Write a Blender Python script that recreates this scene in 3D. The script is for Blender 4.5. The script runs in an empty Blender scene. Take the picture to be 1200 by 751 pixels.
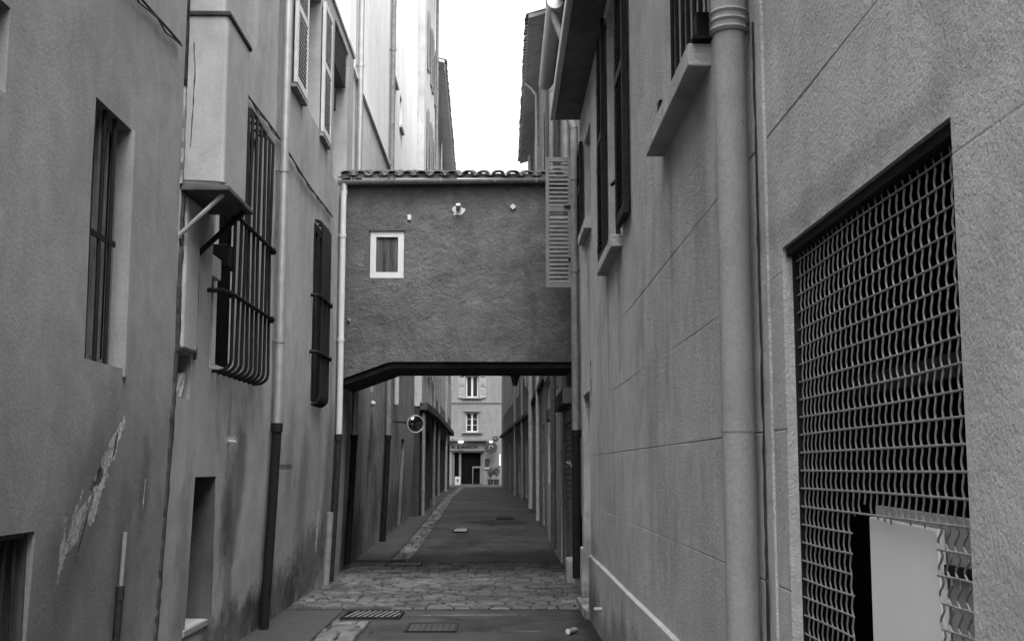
import bpy, bmesh, math, random
from mathutils import Vector, noise
random.seed(7)
R = math.radians
scene = bpy.context.scene
COL = scene.collection

# ------------------------------------------------------------------ materials
MATS = {}
def nt(name):
    m = bpy.data.materials.new(name); m.use_nodes = True
    n = m.node_tree.nodes; l = m.node_tree.links
    b = n['Principled BSDF']; b.inputs['Specular IOR Level'].default_value = 0.08
    MATS[name] = m
    return m, n, l, b
def math_node(n, l, op, a, b=None, c=None, clamp=False):
    x = n.new('ShaderNodeMath'); x.operation = op; x.use_clamp = clamp
    for i, v in enumerate((a, b, c)):
        if v is None: continue
        if isinstance(v, (int, float)): x.inputs[i].default_value = v
        else: l.new(v, x.inputs[i])
    return x.outputs[0]
def noise_node(n, l, co, scale, detail=5, rough=.6, stretch=None, dist=0):
    if stretch:
        mp = n.new('ShaderNodeMapping'); mp.inputs['Scale'].default_value = stretch
        l.new(co, mp.inputs['Vector']); co = mp.outputs[0]
    x = n.new('ShaderNodeTexNoise'); x.inputs['Scale'].default_value = scale
    x.inputs['Detail'].default_value = detail; x.inputs['Roughness'].default_value = rough
    x.inputs['Distortion'].default_value = dist
    l.new(co, x.inputs['Vector']); return x.outputs['Fac']
def mapr(n, l, v, a, b, c, d):
    x = n.new('ShaderNodeMapRange'); x.inputs[1].default_value = a; x.inputs[2].default_value = b
    x.inputs[3].default_value = c; x.inputs[4].default_value = d; l.new(v, x.inputs[0]); return x.outputs[0]
def grey(n, l, v, b):
    c = n.new('ShaderNodeCombineColor')
    for i in range(3): l.new(v, c.inputs[i])
    l.new(c.outputs[0], b.inputs['Base Color'])

def surface(name, base, big=.25, mid=.2, streak=.2, grain=.1, stain=0., stain_lo=.58, bump=.3, bscale=60, rough=.9,
            lump=.0, lscale=12, bdist=.01, speck=0., spots=(), off=(0, 0), patchy=0, cracks=0., crscale=1.2, axes=(1, 2), tone=False):
    """aged mineral surface: large mottling, vertical rain streaks, grain, blotchy stains"""
    m, n, l, b = nt(name)
    co = n.new('ShaderNodeTexCoord').outputs['Object']
    v = mapr(n, l, noise_node(n, l, co, .55, 4, .6), .3, .7, 1-big, 1+big)
    v = math_node(n, l, 'MULTIPLY', v, mapr(n, l, noise_node(n, l, co, 3.2, 7, .68, dist=.6), .3, .7, 1-mid, 1+mid))
    v = math_node(n, l, 'MULTIPLY', v, mapr(n, l, noise_node(n, l, co, 2.4, 5, .6, (2.2, 2.2, .16)), .3, .7, 1-streak, 1+streak))
    v = math_node(n, l, 'MULTIPLY', v, mapr(n, l, noise_node(n, l, co, bscale*1.3, 3, .7), .3, .7, 1-grain, 1+grain))
    if stain:
        s = mapr(n, l, noise_node(n, l, co, 1.1, 6, .62, (1.3, 1.3, .55), .9), stain_lo, stain_lo+.14, 1, 1-stain)
        v = math_node(n, l, 'MULTIPLY', v, s)
    if speck:
        s = mapr(n, l, noise_node(n, l, co, 9, 6, .75), .66, .72, 1, 1-speck)
        v = math_node(n, l, 'MULTIPLY', v, s)
    v = math_node(n, l, 'MULTIPLY', v, base)
    if tone:
        at = n.new('ShaderNodeAttribute'); at.attribute_name = 'tone'; v = math_node(n, l, 'MULTIPLY', v, at.outputs['Fac'])
    masks = []
    if cracks:
        wn = n.new('ShaderNodeTexNoise'); wn.inputs['Scale'].default_value = 2.5; wn.inputs['Detail'].default_value = 6; l.new(co, wn.inputs['Vector'])
        mx = n.new('ShaderNodeMixRGB'); mx.blend_type = 'ADD'; mx.inputs[0].default_value = .5; l.new(co, mx.inputs[1]); l.new(wn.outputs['Color'], mx.inputs[2])
        vo = n.new('ShaderNodeTexVoronoi'); vo.feature = 'DISTANCE_TO_EDGE'; vo.inputs['Scale'].default_value = crscale; l.new(mx.outputs[0], vo.inputs['Vector'])
        ln = mapr(n, l, vo.outputs['Distance'], .002, .012, 1, 0)
        ln = math_node(n, l, 'MULTIPLY', ln, mapr(n, l, noise_node(n, l, co, .9, 3, .5), .5, .58, 0, 1))
        v = math_node(n, l, 'MULTIPLY', v, math_node(n, l, 'SUBTRACT', 1, math_node(n, l, 'MULTIPLY', ln, cracks)))
        masks.append((ln, -2.5))
    sx = n.new('ShaderNodeSeparateXYZ'); l.new(co, sx.inputs[0])
    for (cy, cz, ang, rl, rw, ns, na, soft, val, hh) in spots:
        cy -= off[0]; cz -= off[1]; ca, sa = math.cos(R(ang)), math.sin(R(ang))
        dy = math_node(n, l, 'SUBTRACT', sx.outputs[axes[0]], cy); dz = math_node(n, l, 'SUBTRACT', sx.outputs[axes[1]], cz)
        a_ = math_node(n, l, 'ADD', math_node(n, l, 'MULTIPLY', dy, ca/rl), math_node(n, l, 'MULTIPLY', dz, sa/rl))
        b_ = math_node(n, l, 'ADD', math_node(n, l, 'MULTIPLY', dy, -sa/rw), math_node(n, l, 'MULTIPLY', dz, ca/rw))
        d_ = math_node(n, l, 'SQRT', math_node(n, l, 'ADD', math_node(n, l, 'MULTIPLY', a_, a_), math_node(n, l, 'MULTIPLY', b_, b_)))
        d_ = math_node(n, l, 'ADD', d_, mapr(n, l, noise_node(n, l, co, ns, 7, .7), .25, .75, -na, na))
        mk = mapr(n, l, d_, 1-soft, 1+soft, 1, 0)
        if val > 0:      # bare lime patch
            pv = math_node(n, l, 'MULTIPLY', mapr(n, l, noise_node(n, l, co, 26, 7, .75), .38, .58, .35, 1.15), val)
            v = math_node(n, l, 'ADD', math_node(n, l, 'MULTIPLY', v, math_node(n, l, 'SUBTRACT', 1, mk)), math_node(n, l, 'MULTIPLY', pv, mk))
        else: v = math_node(n, l, 'MULTIPLY', v, math_node(n, l, 'ADD', 1, math_node(n, l, 'MULTIPLY', mk, val)))
        if hh: masks.append((mk, hh))
    grey(n, l, v, b); b.inputs['Roughness'].default_value = rough
    h = noise_node(n, l, co, bscale, 5, .7)
    if patchy: h = math_node(n, l, 'MULTIPLY', h, mapr(n, l, noise_node(n, l, co, 1.7, 4, .6, dist=.8), .42, .62, .05, patchy))
    for mk, hh in masks: h = math_node(n, l, 'ADD', h, math_node(n, l, 'MULTIPLY', mk, hh))
    if lump:
        h2 = noise_node(n, l, co, lscale, 6, .65, dist=.4)
        h = math_node(n, l, 'ADD', math_node(n, l, 'MULTIPLY', h, 1), math_node(n, l, 'MULTIPLY', h2, lump))
    bp = n.new('ShaderNodeBump'); bp.inputs['Strength'].default_value = bump; bp.inputs['Distance'].default_value = bdist
    l.new(h, bp.inputs['Height']); l.new(bp.outputs[0], b.inputs['Normal'])
    return m
def plain(name, base, rough=.6, metal=0., var=.18, scale=6, bump=.12, spec=.3, stretch=None):
    m, n, l, b = nt(name)
    co = n.new('ShaderNodeTexCoord').outputs['Object']
    f = noise_node(n, l, co, scale, 6, .65, stretch)
    v = math_node(n, l, 'MULTIPLY', mapr(n, l, f, .3, .7, 1-var, 1+var), base)
    grey(n, l, v, b)
    b.inputs['Roughness'].default_value = rough; b.inputs['Metallic'].default_value = metal
    b.inputs['Specular IOR Level'].default_value = spec
    bp = n.new('ShaderNodeBump'); bp.inputs['Strength'].default_value = bump; bp.inputs['Distance'].default_value = .004
    l.new(noise_node(n, l, co, scale*9, 4, .6, stretch), bp.inputs['Height']); l.new(bp.outputs[0], b.inputs['Normal'])
    return m
def emit(name, strength):
    m, n, l, b = nt(name)
    b.inputs['Base Color'].default_value = (.8, .8, .8, 1)
    b.inputs['Emission Color'].default_value = (1, 1, 1, 1); b.inputs['Emission Strength'].default_value = strength
    return m

M = dict(
 plaster_grey=surface('plaster_grey', .205, .12, .15, .06, .10, stain=.25, bump=.35, bscale=45, lump=.6, lscale=9, spots=[
   (7.16, 1.68, 44, .27, .06, 7, .9, .12, .55, -6), (6.93, 1.42, 40, .24, .095, 6, .9, .12, .6, -6), (6.68, 1.28, 48, .18, .085, 8, .9, .12, .55, -6), (6.49, 1.12, 84, .16, .04, 8, .8, .15, .5, -4),
   (7.24, 1.72, 70, .1, .02, 9, .9, .15, -.75, -6), (6.98, 1.53, 30, .10, .04, 9, .9, .15, -.7, -6), (6.86, 1.34, 60, .3, .02, 9, .9, .2, -.55, -3),
   (6.75, 1.35, 55, .75, .28, 2.5, .5, .5, -.32, 0), (7.9, 1.45, 88, .35, .12, 4, .6, .5, -.35, 0), (7.55, .85, 90, .6, .12, 4, .6, .5, -.3, 0), (7.92, 1.42, 85, .09, .012, 9, .8, .2, .5, -3), (6.6, .7, 20, 2.6, .75, 1.2, .6, .5, -.25, 0)]),
 plaster_old=surface('plaster_old', .275, .14, .16, .07, .08, stain=.3, stain_lo=.58, bump=.35, bscale=40, lump=.8, lscale=7, speck=.25, off=(9, 0), spots=[
   (10.55, 1.35, 70, .75, .34, 2.2, .6, .3, -.5, 0), (10.5, .75, 100, .75, .16, 3, .6, .3, -.45, 0), (10.2, 1.9, 90, .35, .06, 5, .6, .5, -.35, 0), (12.9, .2, 0, 1.6, .28, 3, .8, .35, -.55, 0), (11.2, .15, 0, 1.4, .22, 3, .8, .35, -.55, 0),
   (14.9, .35, 10, 1.5, .4, 3, .8, .35, -.55, 0), (14.2, 1.3, 85, .9, .3, 2.5, .7, .4, -.35, 0), (16.2, 1.4, 90, 1.3, .3, 2.5, .6, .4, -.4, 0), (9.0, .9, 95, .7, .18, 3, .7, .4, -.3, 0), (13.2, 1.9, 85, .6, .25, 3, .7, .5, -.25, 0),
   (8.5, 3.9, 90, .5, .04, 7, .8, .3, -.5, -1), (13.0, 1.6, 0, .4, .03, 9, .9, .3, -.5, -2), (15.6, .9, 80, .35, .07, 5, .8, .3, .5, 0), (10.32, 1.84, 0, .2, .035, 8, .7, .3, .5, 0), (11.3, 5.6, 80, 1.4, .5, 1.2, .6, .6, -.12, 0)]),
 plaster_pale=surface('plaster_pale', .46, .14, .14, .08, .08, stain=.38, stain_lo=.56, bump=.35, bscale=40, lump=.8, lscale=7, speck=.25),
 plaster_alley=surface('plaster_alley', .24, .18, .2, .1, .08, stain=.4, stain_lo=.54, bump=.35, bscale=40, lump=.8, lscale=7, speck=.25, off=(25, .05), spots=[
   (21.9, 2.1, 92, .5, .3, 2.5, .5, .3, -.6, 0), (21.6, 1.5, 95, .5, .15, 3, .5, .3, -.45, 0), (19.8, .4, 0, 1.6, .5, 2, .7, .4, -.5, 0), (23.2, .8, 90, .7, .5, 2, .7, .4, -.4, 0), (27.3, .7, 0, 3, .5, 2, .7, .4, -.45, 0), (25.8, 1.9, 90, 1.1, .7, 1.2, .4, .3, .34, 0)]),
 plaster_flue=surface('plaster_flue', .27, .10, .14, .05, .08, stain=.3, stain_lo=.6, speck=.3, bump=.3, bscale=40, lump=.5, lscale=7),
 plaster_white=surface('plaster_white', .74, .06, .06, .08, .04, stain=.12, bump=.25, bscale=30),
 plaster_mid=surface('plaster_mid', .22, .18, .2, .12, .08, stain=.4, stain_lo=.54, bump=.35, bscale=30, lump=.8, lscale=6, speck=.3),
 plaster_stone=surface('plaster_stone', .42, .14, .17, .07, .13, stain=.2, bump=.75, bscale=75, lump=1.2, lscale=30, bdist=.016, off=(6, 0), spots=[
   (5.6, 3.1, 92, .55, .16, 3, .7, .5, -.22, 0), (6.6, 3.05, 88, .45, .08, 4, .7, .5, -.25, 0), (9.6, 2.9, 92, .6, .15, 3, .7, .5, -.2, 0), (10.6, 2.9, 90, .5, .08, 4, .7, .5, -.25, 0), (13, 3.8, 90, .5, .2, 4, .7, .5, -.25, 0),
   (8.5, .1, 0, 5, .28, 2.2, .8, .4, -.45, 0), (13, .3, 0, 1.2, .6, 2.2, .8, .4, -.4, 0), (4.55, .95, 80, .22, .08, 7, .8, .3, -.5, 0), (4.32, 2.2, 90, 2.4, .035, 6, .8, .4, -.5, -1), (7.6, 1.5, 80, .8, .5, 1.6, .7, .6, -.12, 0), (11.5, 2.6, 90, .9, .4, 1.6, .7, .6, -.14, 0),
   (3.3, 2.42, 0, .9, .05, 5, .8, .5, -.25, 0), (12.73, 2.6, 85, .25, .04, 7, .8, .3, -.6, -2)]),
 roughcast=surface('roughcast', .088, .2, .25, .06, .22, stain=.3, stain_lo=.56, bump=.8, bscale=30, lump=1.4, patchy=1.3, lscale=14, bdist=.02),
 plaster_dark=surface('plaster_dark', .08, .2, .2, .25, .1, stain=.3, bump=.4, bscale=30),
 plaster_far=surface('plaster_far', .16, .08, .08, .12, .05, stain=.2, bump=.2, bscale=14),
 timber_front=surface('timber_front', .05, .2, .2, .2, .1, bump=.3, bscale=20, rough=.6),
 scar=surface('scar', .62, .1, .35, .1, .3, stain=.5, stain_lo=.5, bump=1., bscale=50, lump=1, lscale=25, bdist=.02),
 crack=surface('crack', .045, .2, .3, .2, .3, bump=.8, bscale=60),
 ochre_stain=surface('ochre_stain', .16, .2, .3, .2, .2, bump=.5, bscale=60),
 asphalt=surface('asphalt', .038, .3, .3, .0, .4, stain=.4, stain_lo=.52, bump=.7, bscale=120, rough=.85, cracks=.6, crscale=.9, axes=(0, 1), spots=[(-.7, 12.2, 20, .9, .4, 1.5, .8, .3, -.3, 0), (.3, 21.5, 10, 1.2, .6, 1, .7, .15, -.35, -1), (-.9, 24, 85, 2.2, .35, 1, .7, .2, -.3, 0), (-.2, 30.5, 5, .8, 1.2, 1, .6, .12, -.35, -1), (.95, 12, 90, 4, .16, 2, .8, .3, -.5, 0), (-.35, 13.2, 2, .55, .04, 9, 1.1, .3, .13, 0), (.3, 11.9, 10, .16, .03, 9, .8, .3, .11, 0)], bdist=.006),
 asphalt_patch=surface('asphalt_patch', .042, .12, .12, .0, .2, bump=.4, bscale=150, rough=.9, bdist=.004),
 ground=surface('ground', .09, .2, .2, 0, .2, bump=.5, bscale=40),
 cobble=surface('cobble', .072, .25, .3, 0, .3, stain=.45, stain_lo=.5, bump=.6, bscale=60, rough=.8, tone=True, bdist=.006),
 setts=surface('setts', .09, .25, .3, 0, .25, stain=.5, stain_lo=.5, bump=.5, bscale=70, rough=.8, tone=True),
 kerbstone=surface('kerbstone', .17, .25, .3, 0, .25, stain=.35, stain_lo=.55, bump=.5, bscale=70, rough=.6, bdist=.006),
 mortar=surface('mortar', .022, .2, .3, 0, .3, bump=.7, bscale=90),
 tile=surface('tile', .13, .3, .45, 0, .3, stain=.45, stain_lo=.5, bump=.5, bscale=40),
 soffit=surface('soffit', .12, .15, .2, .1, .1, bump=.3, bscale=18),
 white_paint=plain('white_paint', .42, .45, var=.05),
 aged_white=plain('aged_white', .34, .6, var=.2, scale=9),
 shutter_grey=plain('shutter_grey', .22, .65, var=.14, scale=7),
 shutter_mid=plain('shutter_mid', .12, .7, var=.2, scale=7),
 shutter_pale=plain('shutter_pale', .45, .7, var=.2, scale=12, stretch=(3, 3, .6)),
 shutter_dark=plain('shutter_dark', .018, .7, var=.3, scale=10, spec=.12),
 iron=plain('iron', .011, .75, 0, .35, 20, .3, .12),
 iron_rust=plain('iron_rust', .02, .85, 0, .5, 14, .5, .1),
 zinc=plain('zinc', .34, .42, .55, .15, 7, .15),
 zinc_dull=plain('zinc_dull', .20, .6, .3, .3, 8, .2),
 pipe_wall=surface('pipe_wall', .25, .1, .12, .08, .12, stain=.3, stain_lo=.56, bump=.4, bscale=60, rough=.75, speck=.3),
 pipe_paint=plain('pipe_paint', .42, .6, 0, .1, 5, .15),
 wire=plain('wire', .25, .45, .4, .3, 60, .3),
 board=plain('board', .7, .35, 0, .04, 3, .04, .5),
 board_edge=plain('board_edge', .3, .5, 0, .1, 9, .1),
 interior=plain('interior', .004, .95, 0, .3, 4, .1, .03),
 wood=plain('wood', .05, .7, 0, .35, 9, .4, stretch=(4, 4, .5)),
 glass=plain('glass', .02, .06, 0, .1, 3, .0, .6),
 curtain=plain('curtain', .045, .9, 0, .9, 5, .3, stretch=(6, 6, .3)),
 mirror=plain('mirror', .25, .08, 1., .1, 3, 0),
 foliage=plain('foliage', .05, .7, 0, .5, 30),
 sign_face=plain('sign_face', .16, .5, 0, .06, 3),
 lettering=plain('lettering', .03, .5),
 rubber=plain('rubber', .03, .6),
 lamp_on=emit('lamp_on', 1.0), lamp_dim=emit('lamp_dim', .12),
)

# ------------------------------------------------------------------ helpers
class Fr:
    """local frame on a facade: u along the wall, v up, w outward"""
    def __init__(s, o, a, n): s.o, s.a, s.n = Vector(o), Vector(a), Vector(n)
    def p(s, u, v, w=0): return s.o + s.a*u + Vector((0, 0, v)) + s.n*w
def left(x=-2.35): return Fr((x, 0, 0), (0, 1, 0), (1, 0, 0))
def right(x=.97): return Fr((x, 0, 0), (0, 1, 0), (-1, 0, 0))
def front(y): return Fr((0, y, 0), (1, 0, 0), (0, -1, 0))
def skew(p0, p1, side):
    """frame along a slanting facade from p0 to p1 (x,y); u runs in metres of y-like length"""
    d = Vector((p1[0]-p0[0], p1[1]-p0[1], 0)).normalized()
    n = Vector((d.y, -d.x, 0)) if side < 0 else Vector((-d.y, d.x, 0))
    return Fr((p0[0], p0[1], 0), d, n)

class MB:
    def __init__(s): s.v = []; s.f = []
    def add(s, vs, fs):
        k = len(s.v); s.v += [Vector(q) for q in vs]; s.f += [tuple(i+k for i in f) for f in fs]; return s
    def hexa(s, P):
        return s.add(P, [(0, 1, 2, 3), (7, 6, 5, 4), (0, 4, 5, 1), (1, 5, 6, 2), (2, 6, 7, 3), (3, 7, 4, 0)])
    def box(s, x0, x1, y0, y1, z0, z1):
        return s.hexa([(x0, y0, z0), (x1, y0, z0), (x1, y1, z0), (x0, y1, z0), (x0, y0, z1), (x1, y0, z1), (x1, y1, z1), (x0, y1, z1)])
    def fb(s, F, u0, u1, v0, v1, w0, w1):
        return s.hexa([F.p(u0, v0, w0), F.p(u1, v0, w0), F.p(u1, v0, w1), F.p(u0, v0, w1),
                       F.p(u0, v1, w0), F.p(u1, v1, w0), F.p(u1, v1, w1), F.p(u0, v1, w1)])
    def tube(s, pts, r, n=10, cap=True):
        pts = [Vector(q) for q in pts]; rs = r if isinstance(r, (list, tuple)) else [r]*len(pts)
        rings = []; ref = None
        for i, q in enumerate(pts):
            t = (pts[min(i+1, len(pts)-1)] - pts[max(i-1, 0)]).normalized()
            if ref is None:
                ref = Vector((0, 0, 1)) if abs(t.z) < .9 else Vector((1, 0, 0))
            e1 = (ref - t*ref.dot(t)).normalized(); e2 = t.cross(e1); ref = e1
            rings.append([q + (e1*math.cos(a)+e2*math.sin(a))*rs[i] for a in [2*math.pi*k/n for k in range(n)]])
        vs = [x for rg in rings for x in rg]; fs = []
        for i in range(len(rings)-1):
            for k in range(n):
                a, b = i*n+k, i*n+(k+1) % n
                fs.append((a, b, b+n, a+n))
        if cap: fs += [tuple(range(n))[::-1], tuple((len(rings)-1)*n+k for k in range(n))]
        return s.add(vs, fs)
    def disc(s, c, nrm, r, th, n=20, dome=0):
        c = Vector(c); nrm = Vector(nrm).normalized()
        return s.tube([c-nrm*th/2, c+nrm*th/2] if not dome else [c-nrm*th/2, c, c+nrm*dome*.6, c+nrm*dome], r if not dome else [r, r, r*.7, r*.02], n)
    def build(s, name, mat, parent=None, smooth=False, bevel=0, recalc=True):
        me = bpy.data.meshes.new(name)
        root = parent
        while root is not None and root.parent is not None: root = root.parent
        off = root.location if root is not None else Vector((0, 0, 0))
        me.from_pydata([tuple(q-off) for q in s.v], [], s.f)
        if recalc:
            bm = bmesh.new(); bm.from_mesh(me); bmesh.ops.recalc_face_normals(bm, faces=bm.faces); bm.to_mesh(me); bm.free()
        me.materials.append(M[mat])
        if smooth:
            me.polygons.foreach_set('use_smooth', [True]*len(me.polygons))
            try: me.set_sharp_from_angle(angle=R(40))
            except Exception: pass
        o = bpy.data.objects.new(name, me); COL.objects.link(o)
        if parent is not None: o.parent = parent
        if bevel:
            md = o.modifiers.new('bevel', 'BEVEL'); md.width = bevel; md.segments = 2; md.limit_method = 'ANGLE'; md.harden_normals = False
        return o
def tag(o, label, cat, group=None):
    o['label'] = label; o['category'] = cat
    if group: o['group'] = group
    return o
def thing(name, label, cat, loc, group=None):
    o = bpy.data.objects.new(name, None); COL.objects.link(o); o.location = loc; o.empty_display_size = .2
    return tag(o, label, cat, group)
def struct(o): o['kind'] = 'structure'; return o
def nz(u, v, s, k=0): return noise.noise(Vector((u*s+k*17.3, v*s-k*5.1, k*3.7)))

def cuts(a, b, step, musts):
    ms = sorted(set([a, b]+[m for m in musts if a < m < b])); out = []
    for i in range(len(ms)-1):
        n = max(1, int(round((ms[i+1]-ms[i])/step)))
        out += [ms[i]+(ms[i+1]-ms[i])*k/n for k in range(n)]
    return out+[b]
def wall(F, u0, u1, v0, v1, prof, holes, D, step=.3, vmusts=(), seed=0, amp=.012, vbot=None, fine=0.):
    """closed building body whose street face has real recesses; prof(u,v)->w offset of the face"""
    us = cuts(u0, u1, step, [h[i] for h in holes for i in (0, 1)])
    vs = cuts(v0, v1, step, [h[i] for h in holes for i in (2, 3)]+list(vmusts))
    mb = MB(); idx = {}
    def w(u, v):
        x = prof(u, v)+amp*nz(u, v, .55, seed)+amp*.35*nz(u, v, 1.9, seed+1)
        if fine: x += fine*nz(u, v, 9, seed+2)
        return x
    V = []
    for j, v in enumerate(vs):
        for i, u in enumerate(us):
            vv = vbot(u) if (vbot and j == 0) else v
            if vbot and 0 < j and vv <= vbot(u): vv = vbot(u)+.001*j
            V.append(F.p(u, vv, w(u, vv)))
    nu = len(us)
    inh = lambda i, j: next((h for h in holes if h[0]-1e-6 <= us[i] and us[i+1] <= h[1]+1e-6 and h[2]-1e-6 <= vs[j] and vs[j+1] <= h[3]+1e-6), None)
    fs = []; H = {}
    for j in range(len(vs)-1):
        for i in range(nu-1):
            h = inh(i, j)
            if h is None: fs.append((j*nu+i, j*nu+i+1, (j+1)*nu+i+1, (j+1)*nu+i))
            else: H[(i, j)] = h
    def back(i, j, d):
        k = ('b', i, j, d)
        if k not in idx:
            u, v = us[i], vs[j]; V.append(F.p(u, v, w(u, v)-d if False else -d)); idx[k] = len(V)-1
        return idx[k]
    for (i, j), h in H.items():
        d = h[4]
        if len(h) < 6 or not h[5]:
            fs.append((back(i, j, d), back(i+1, j, d), back(i+1, j+1, d), back(i, j+1, d)))
        for (di, dj, a, b) in ((-1, 0, (i, j), (i, j+1)), (1, 0, (i+1, j), (i+1, j+1)), (0, -1, (i, j), (i+1, j)), (0, 1, (i, j+1), (i+1, j+1))):
            if H.get((i+di, j+dj)) is not h:
                fs.append((a[1]*nu+a[0], b[1]*nu+b[0], back(b[0], b[1], d), back(a[0], a[1], d)))
    # outline -> body
    nv = len(vs)
    loop = [(i, 0) for i in range(nu)]+[(nu-1, j) for j in range(1, nv)]+[(i, nv-1) for i in range(nu-2, -1, -1)]+[(0, j) for j in range(nv-2, 0, -1)]
    base = len(V)
    for (i, j) in loop:
        v = vbot(us[i]) if (vbot and j == 0) else vs[j]
        V.append(F.p(us[i], v, -D))
    L = len(loop)
    for k in range(L):
        a, b = loop[k], loop[(k+1) % L]
        fs.append((a[1]*nu+a[0], b[1]*nu+b[0], base+(k+1) % L, base+k))
    fs.append(tuple(base+k for k in range(L)))
    mb.add(V, fs); return mb

def battered(z):   # old walls: plumb above two metres, drawing back towards the foot
    return 0. if z > 2.3 else -.09*((2.3-z)/2.3)**1.2

def louvres(mb, F, u0, u1, v0, v1, w0, w1, pitch=.055, rail=.06, mids=(.5,)):
    mb.fb(F, u0, u0+rail, v0, v1, w0, w1); mb.fb(F, u1-rail, u1, v0, v1, w0, w1)
    rs = [v0, v1-rail*1.3]+[v0+(v1-v0)*m for m in mids]
    for r_ in rs: mb.fb(F, u0+rail, u1-rail, r_, r_+rail*1.3, w0, w1)
    v = v0+rail*1.3; wm = (w0+w1)/2; t = (w1-w0)
    while v < v1-rail*1.3-pitch:
        if not any(r_-pitch < v < r_+rail*1.3 for r_ in rs[2:]):
            a = v+.008; b = v+pitch*.72
            mb.hexa([F.p(u0+rail, b, w0+.004), F.p(u1-rail, b, w0+.004), F.p(u1-rail, a, w1-.004), F.p(u0+rail, a, w1-.004),
                     F.p(u0+rail, b+.008, w0+.004), F.p(u1-rail, b+.008, w0+.004), F.p(u1-rail, a+.008, w1-.004), F.p(u0+rail, a+.008, w1-.004)])
        v += pitch
    return mb
def shutter(parent, F, u0, u1, v0, v1, w=.015, mat='shutter_pale', pitch=.055, planks=False):
    mb = MB()
    if planks:
        n = max(2, int((u1-u0)/.12))
        for k in range(n): mb.fb(F, u0+(u1-u0)*k/n+.003, u0+(u1-u0)*(k+1)/n-.003, v0, v1, w, w+.028)
        for q in (.15, .5, .85): mb.fb(F, u0+.02, u1-.02, v0+(v1-v0)*q-.05, v0+(v1-v0)*q+.05, w+.028, w+.05)
    else: louvres(mb, F, u0, u1, v0, v1, w, w+.04, pitch)
    o = mb.build('shutter', mat, parent)
    hg = MB()
    for q in (.18, .82): hg.fb(F, u0-.03, u0+.03, v0+(v1-v0)*q-.02, v0+(v1-v0)*q+.02, w+.041, w+.052)
    return o
def window(root, F, u0, u1, v0, v1, d, mat='aged_white', nu=2, nv=3, fw=.05, pane='glass', sill=None, sm='pipe_paint', name='window'):
    """casement frame set back d from the face; panes and sill are its sub-parts"""
    mb = MB(); w0, w1 = -d+.006, -d+.05
    mb.fb(F, u0, u0+fw, v0, v1, w0, w1); mb.fb(F, u1-fw, u1, v0, v1, w0, w1)
    mb.fb(F, u0+fw, u1-fw, v0, v0+fw, w0, w1); mb.fb(F, u0+fw, u1-fw, v1-fw, v1, w0, w1)
    iu0, iu1, iv0, iv1 = u0+fw, u1-fw, v0+fw, v1-fw
    for k in range(1, nu):
        c = iu0+(iu1-iu0)*k/nu; t = fw*.7 if k*2 == nu else fw*.3
        mb.fb(F, c-t, c+t, iv0, iv1, w0+.002, w1+.004)
    for k in range(1, nv):
        c = iv0+(iv1-iv0)*k/nv; mb.fb(F, iu0, iu1, c-.014, c+.014, w0+.004, w1-.008)
    o = mb.build(name, mat, root)
    MB().fb(F, iu0-.01, iu1+.01, iv0-.01, iv1+.01, w0+.003, w0+.014).build('pane', pane, o)
    if sill:
        a, b, out, th = sill
        MB().fb(F, a, b, v0-th, v0-.002, -.08, out).build('sill', sm, o, bevel=.008)
    return o
def bars(parent, F, us, v0, v1, w, r=.011, cross=(), mat='iron', name='security_bars', ext=.0):
    mb = MB()
    for u in us: mb.tube([F.p(u, v0, w), F.p(u+random.uniform(-.004, .004), (v0+v1)/2, w+random.uniform(-.004, .004)), F.p(u, v1, w)], r, 8)
    for c in cross:
        mb.fb(F, us[0]-.06-ext, us[-1]+.06+ext, c-r*1.2, c+r*1.2, w-.006, w+.006)
    return mb.build(name, mat, parent, smooth=True)
def cage(parent, F, ua, ub, v0, v1, out, n, cross, r=.016):
    mb = MB()
    for k in range(n):
        u = ua+(ub-ua)*k/(n-1); j = random.uniform(-.012, .012)
        top = v1+random.uniform(-.03, .03)
        pts = [F.p(u, top, -.02), F.p(u, top-.02, out*.6), F.p(u+j, top-.10, out), F.p(u+j*.3, (v0+v1)/2, out+j), F.p(u-j, v0+.12, out)]
        for q in (0, .25, .5, .75, 1): a = q*math.pi/2; pts.append(F.p(u-j, v0+.09-.09*math.sin(a), out-.10*(1-math.cos(a))))
        pts.append(F.p(u, v0, -.02)); mb.tube(pts, r, 8)
    for c in cross:
        mb.tube([F.p(ua-.22, c+.01, -.03), F.p(ua-.2, c+.01, out*.75), F.p(ua-.05, c, out+.012), F.p(ub+.12, c, out+.014)], r*1.25, 8)
        for q in (ua-.05, ub+.1): mb.tube([F.p(q, c-.03, out), F.p(q, c+.03, out)], r*1.7, 8)
    return mb.build('window_cage', 'iron', parent, smooth=True)
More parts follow.
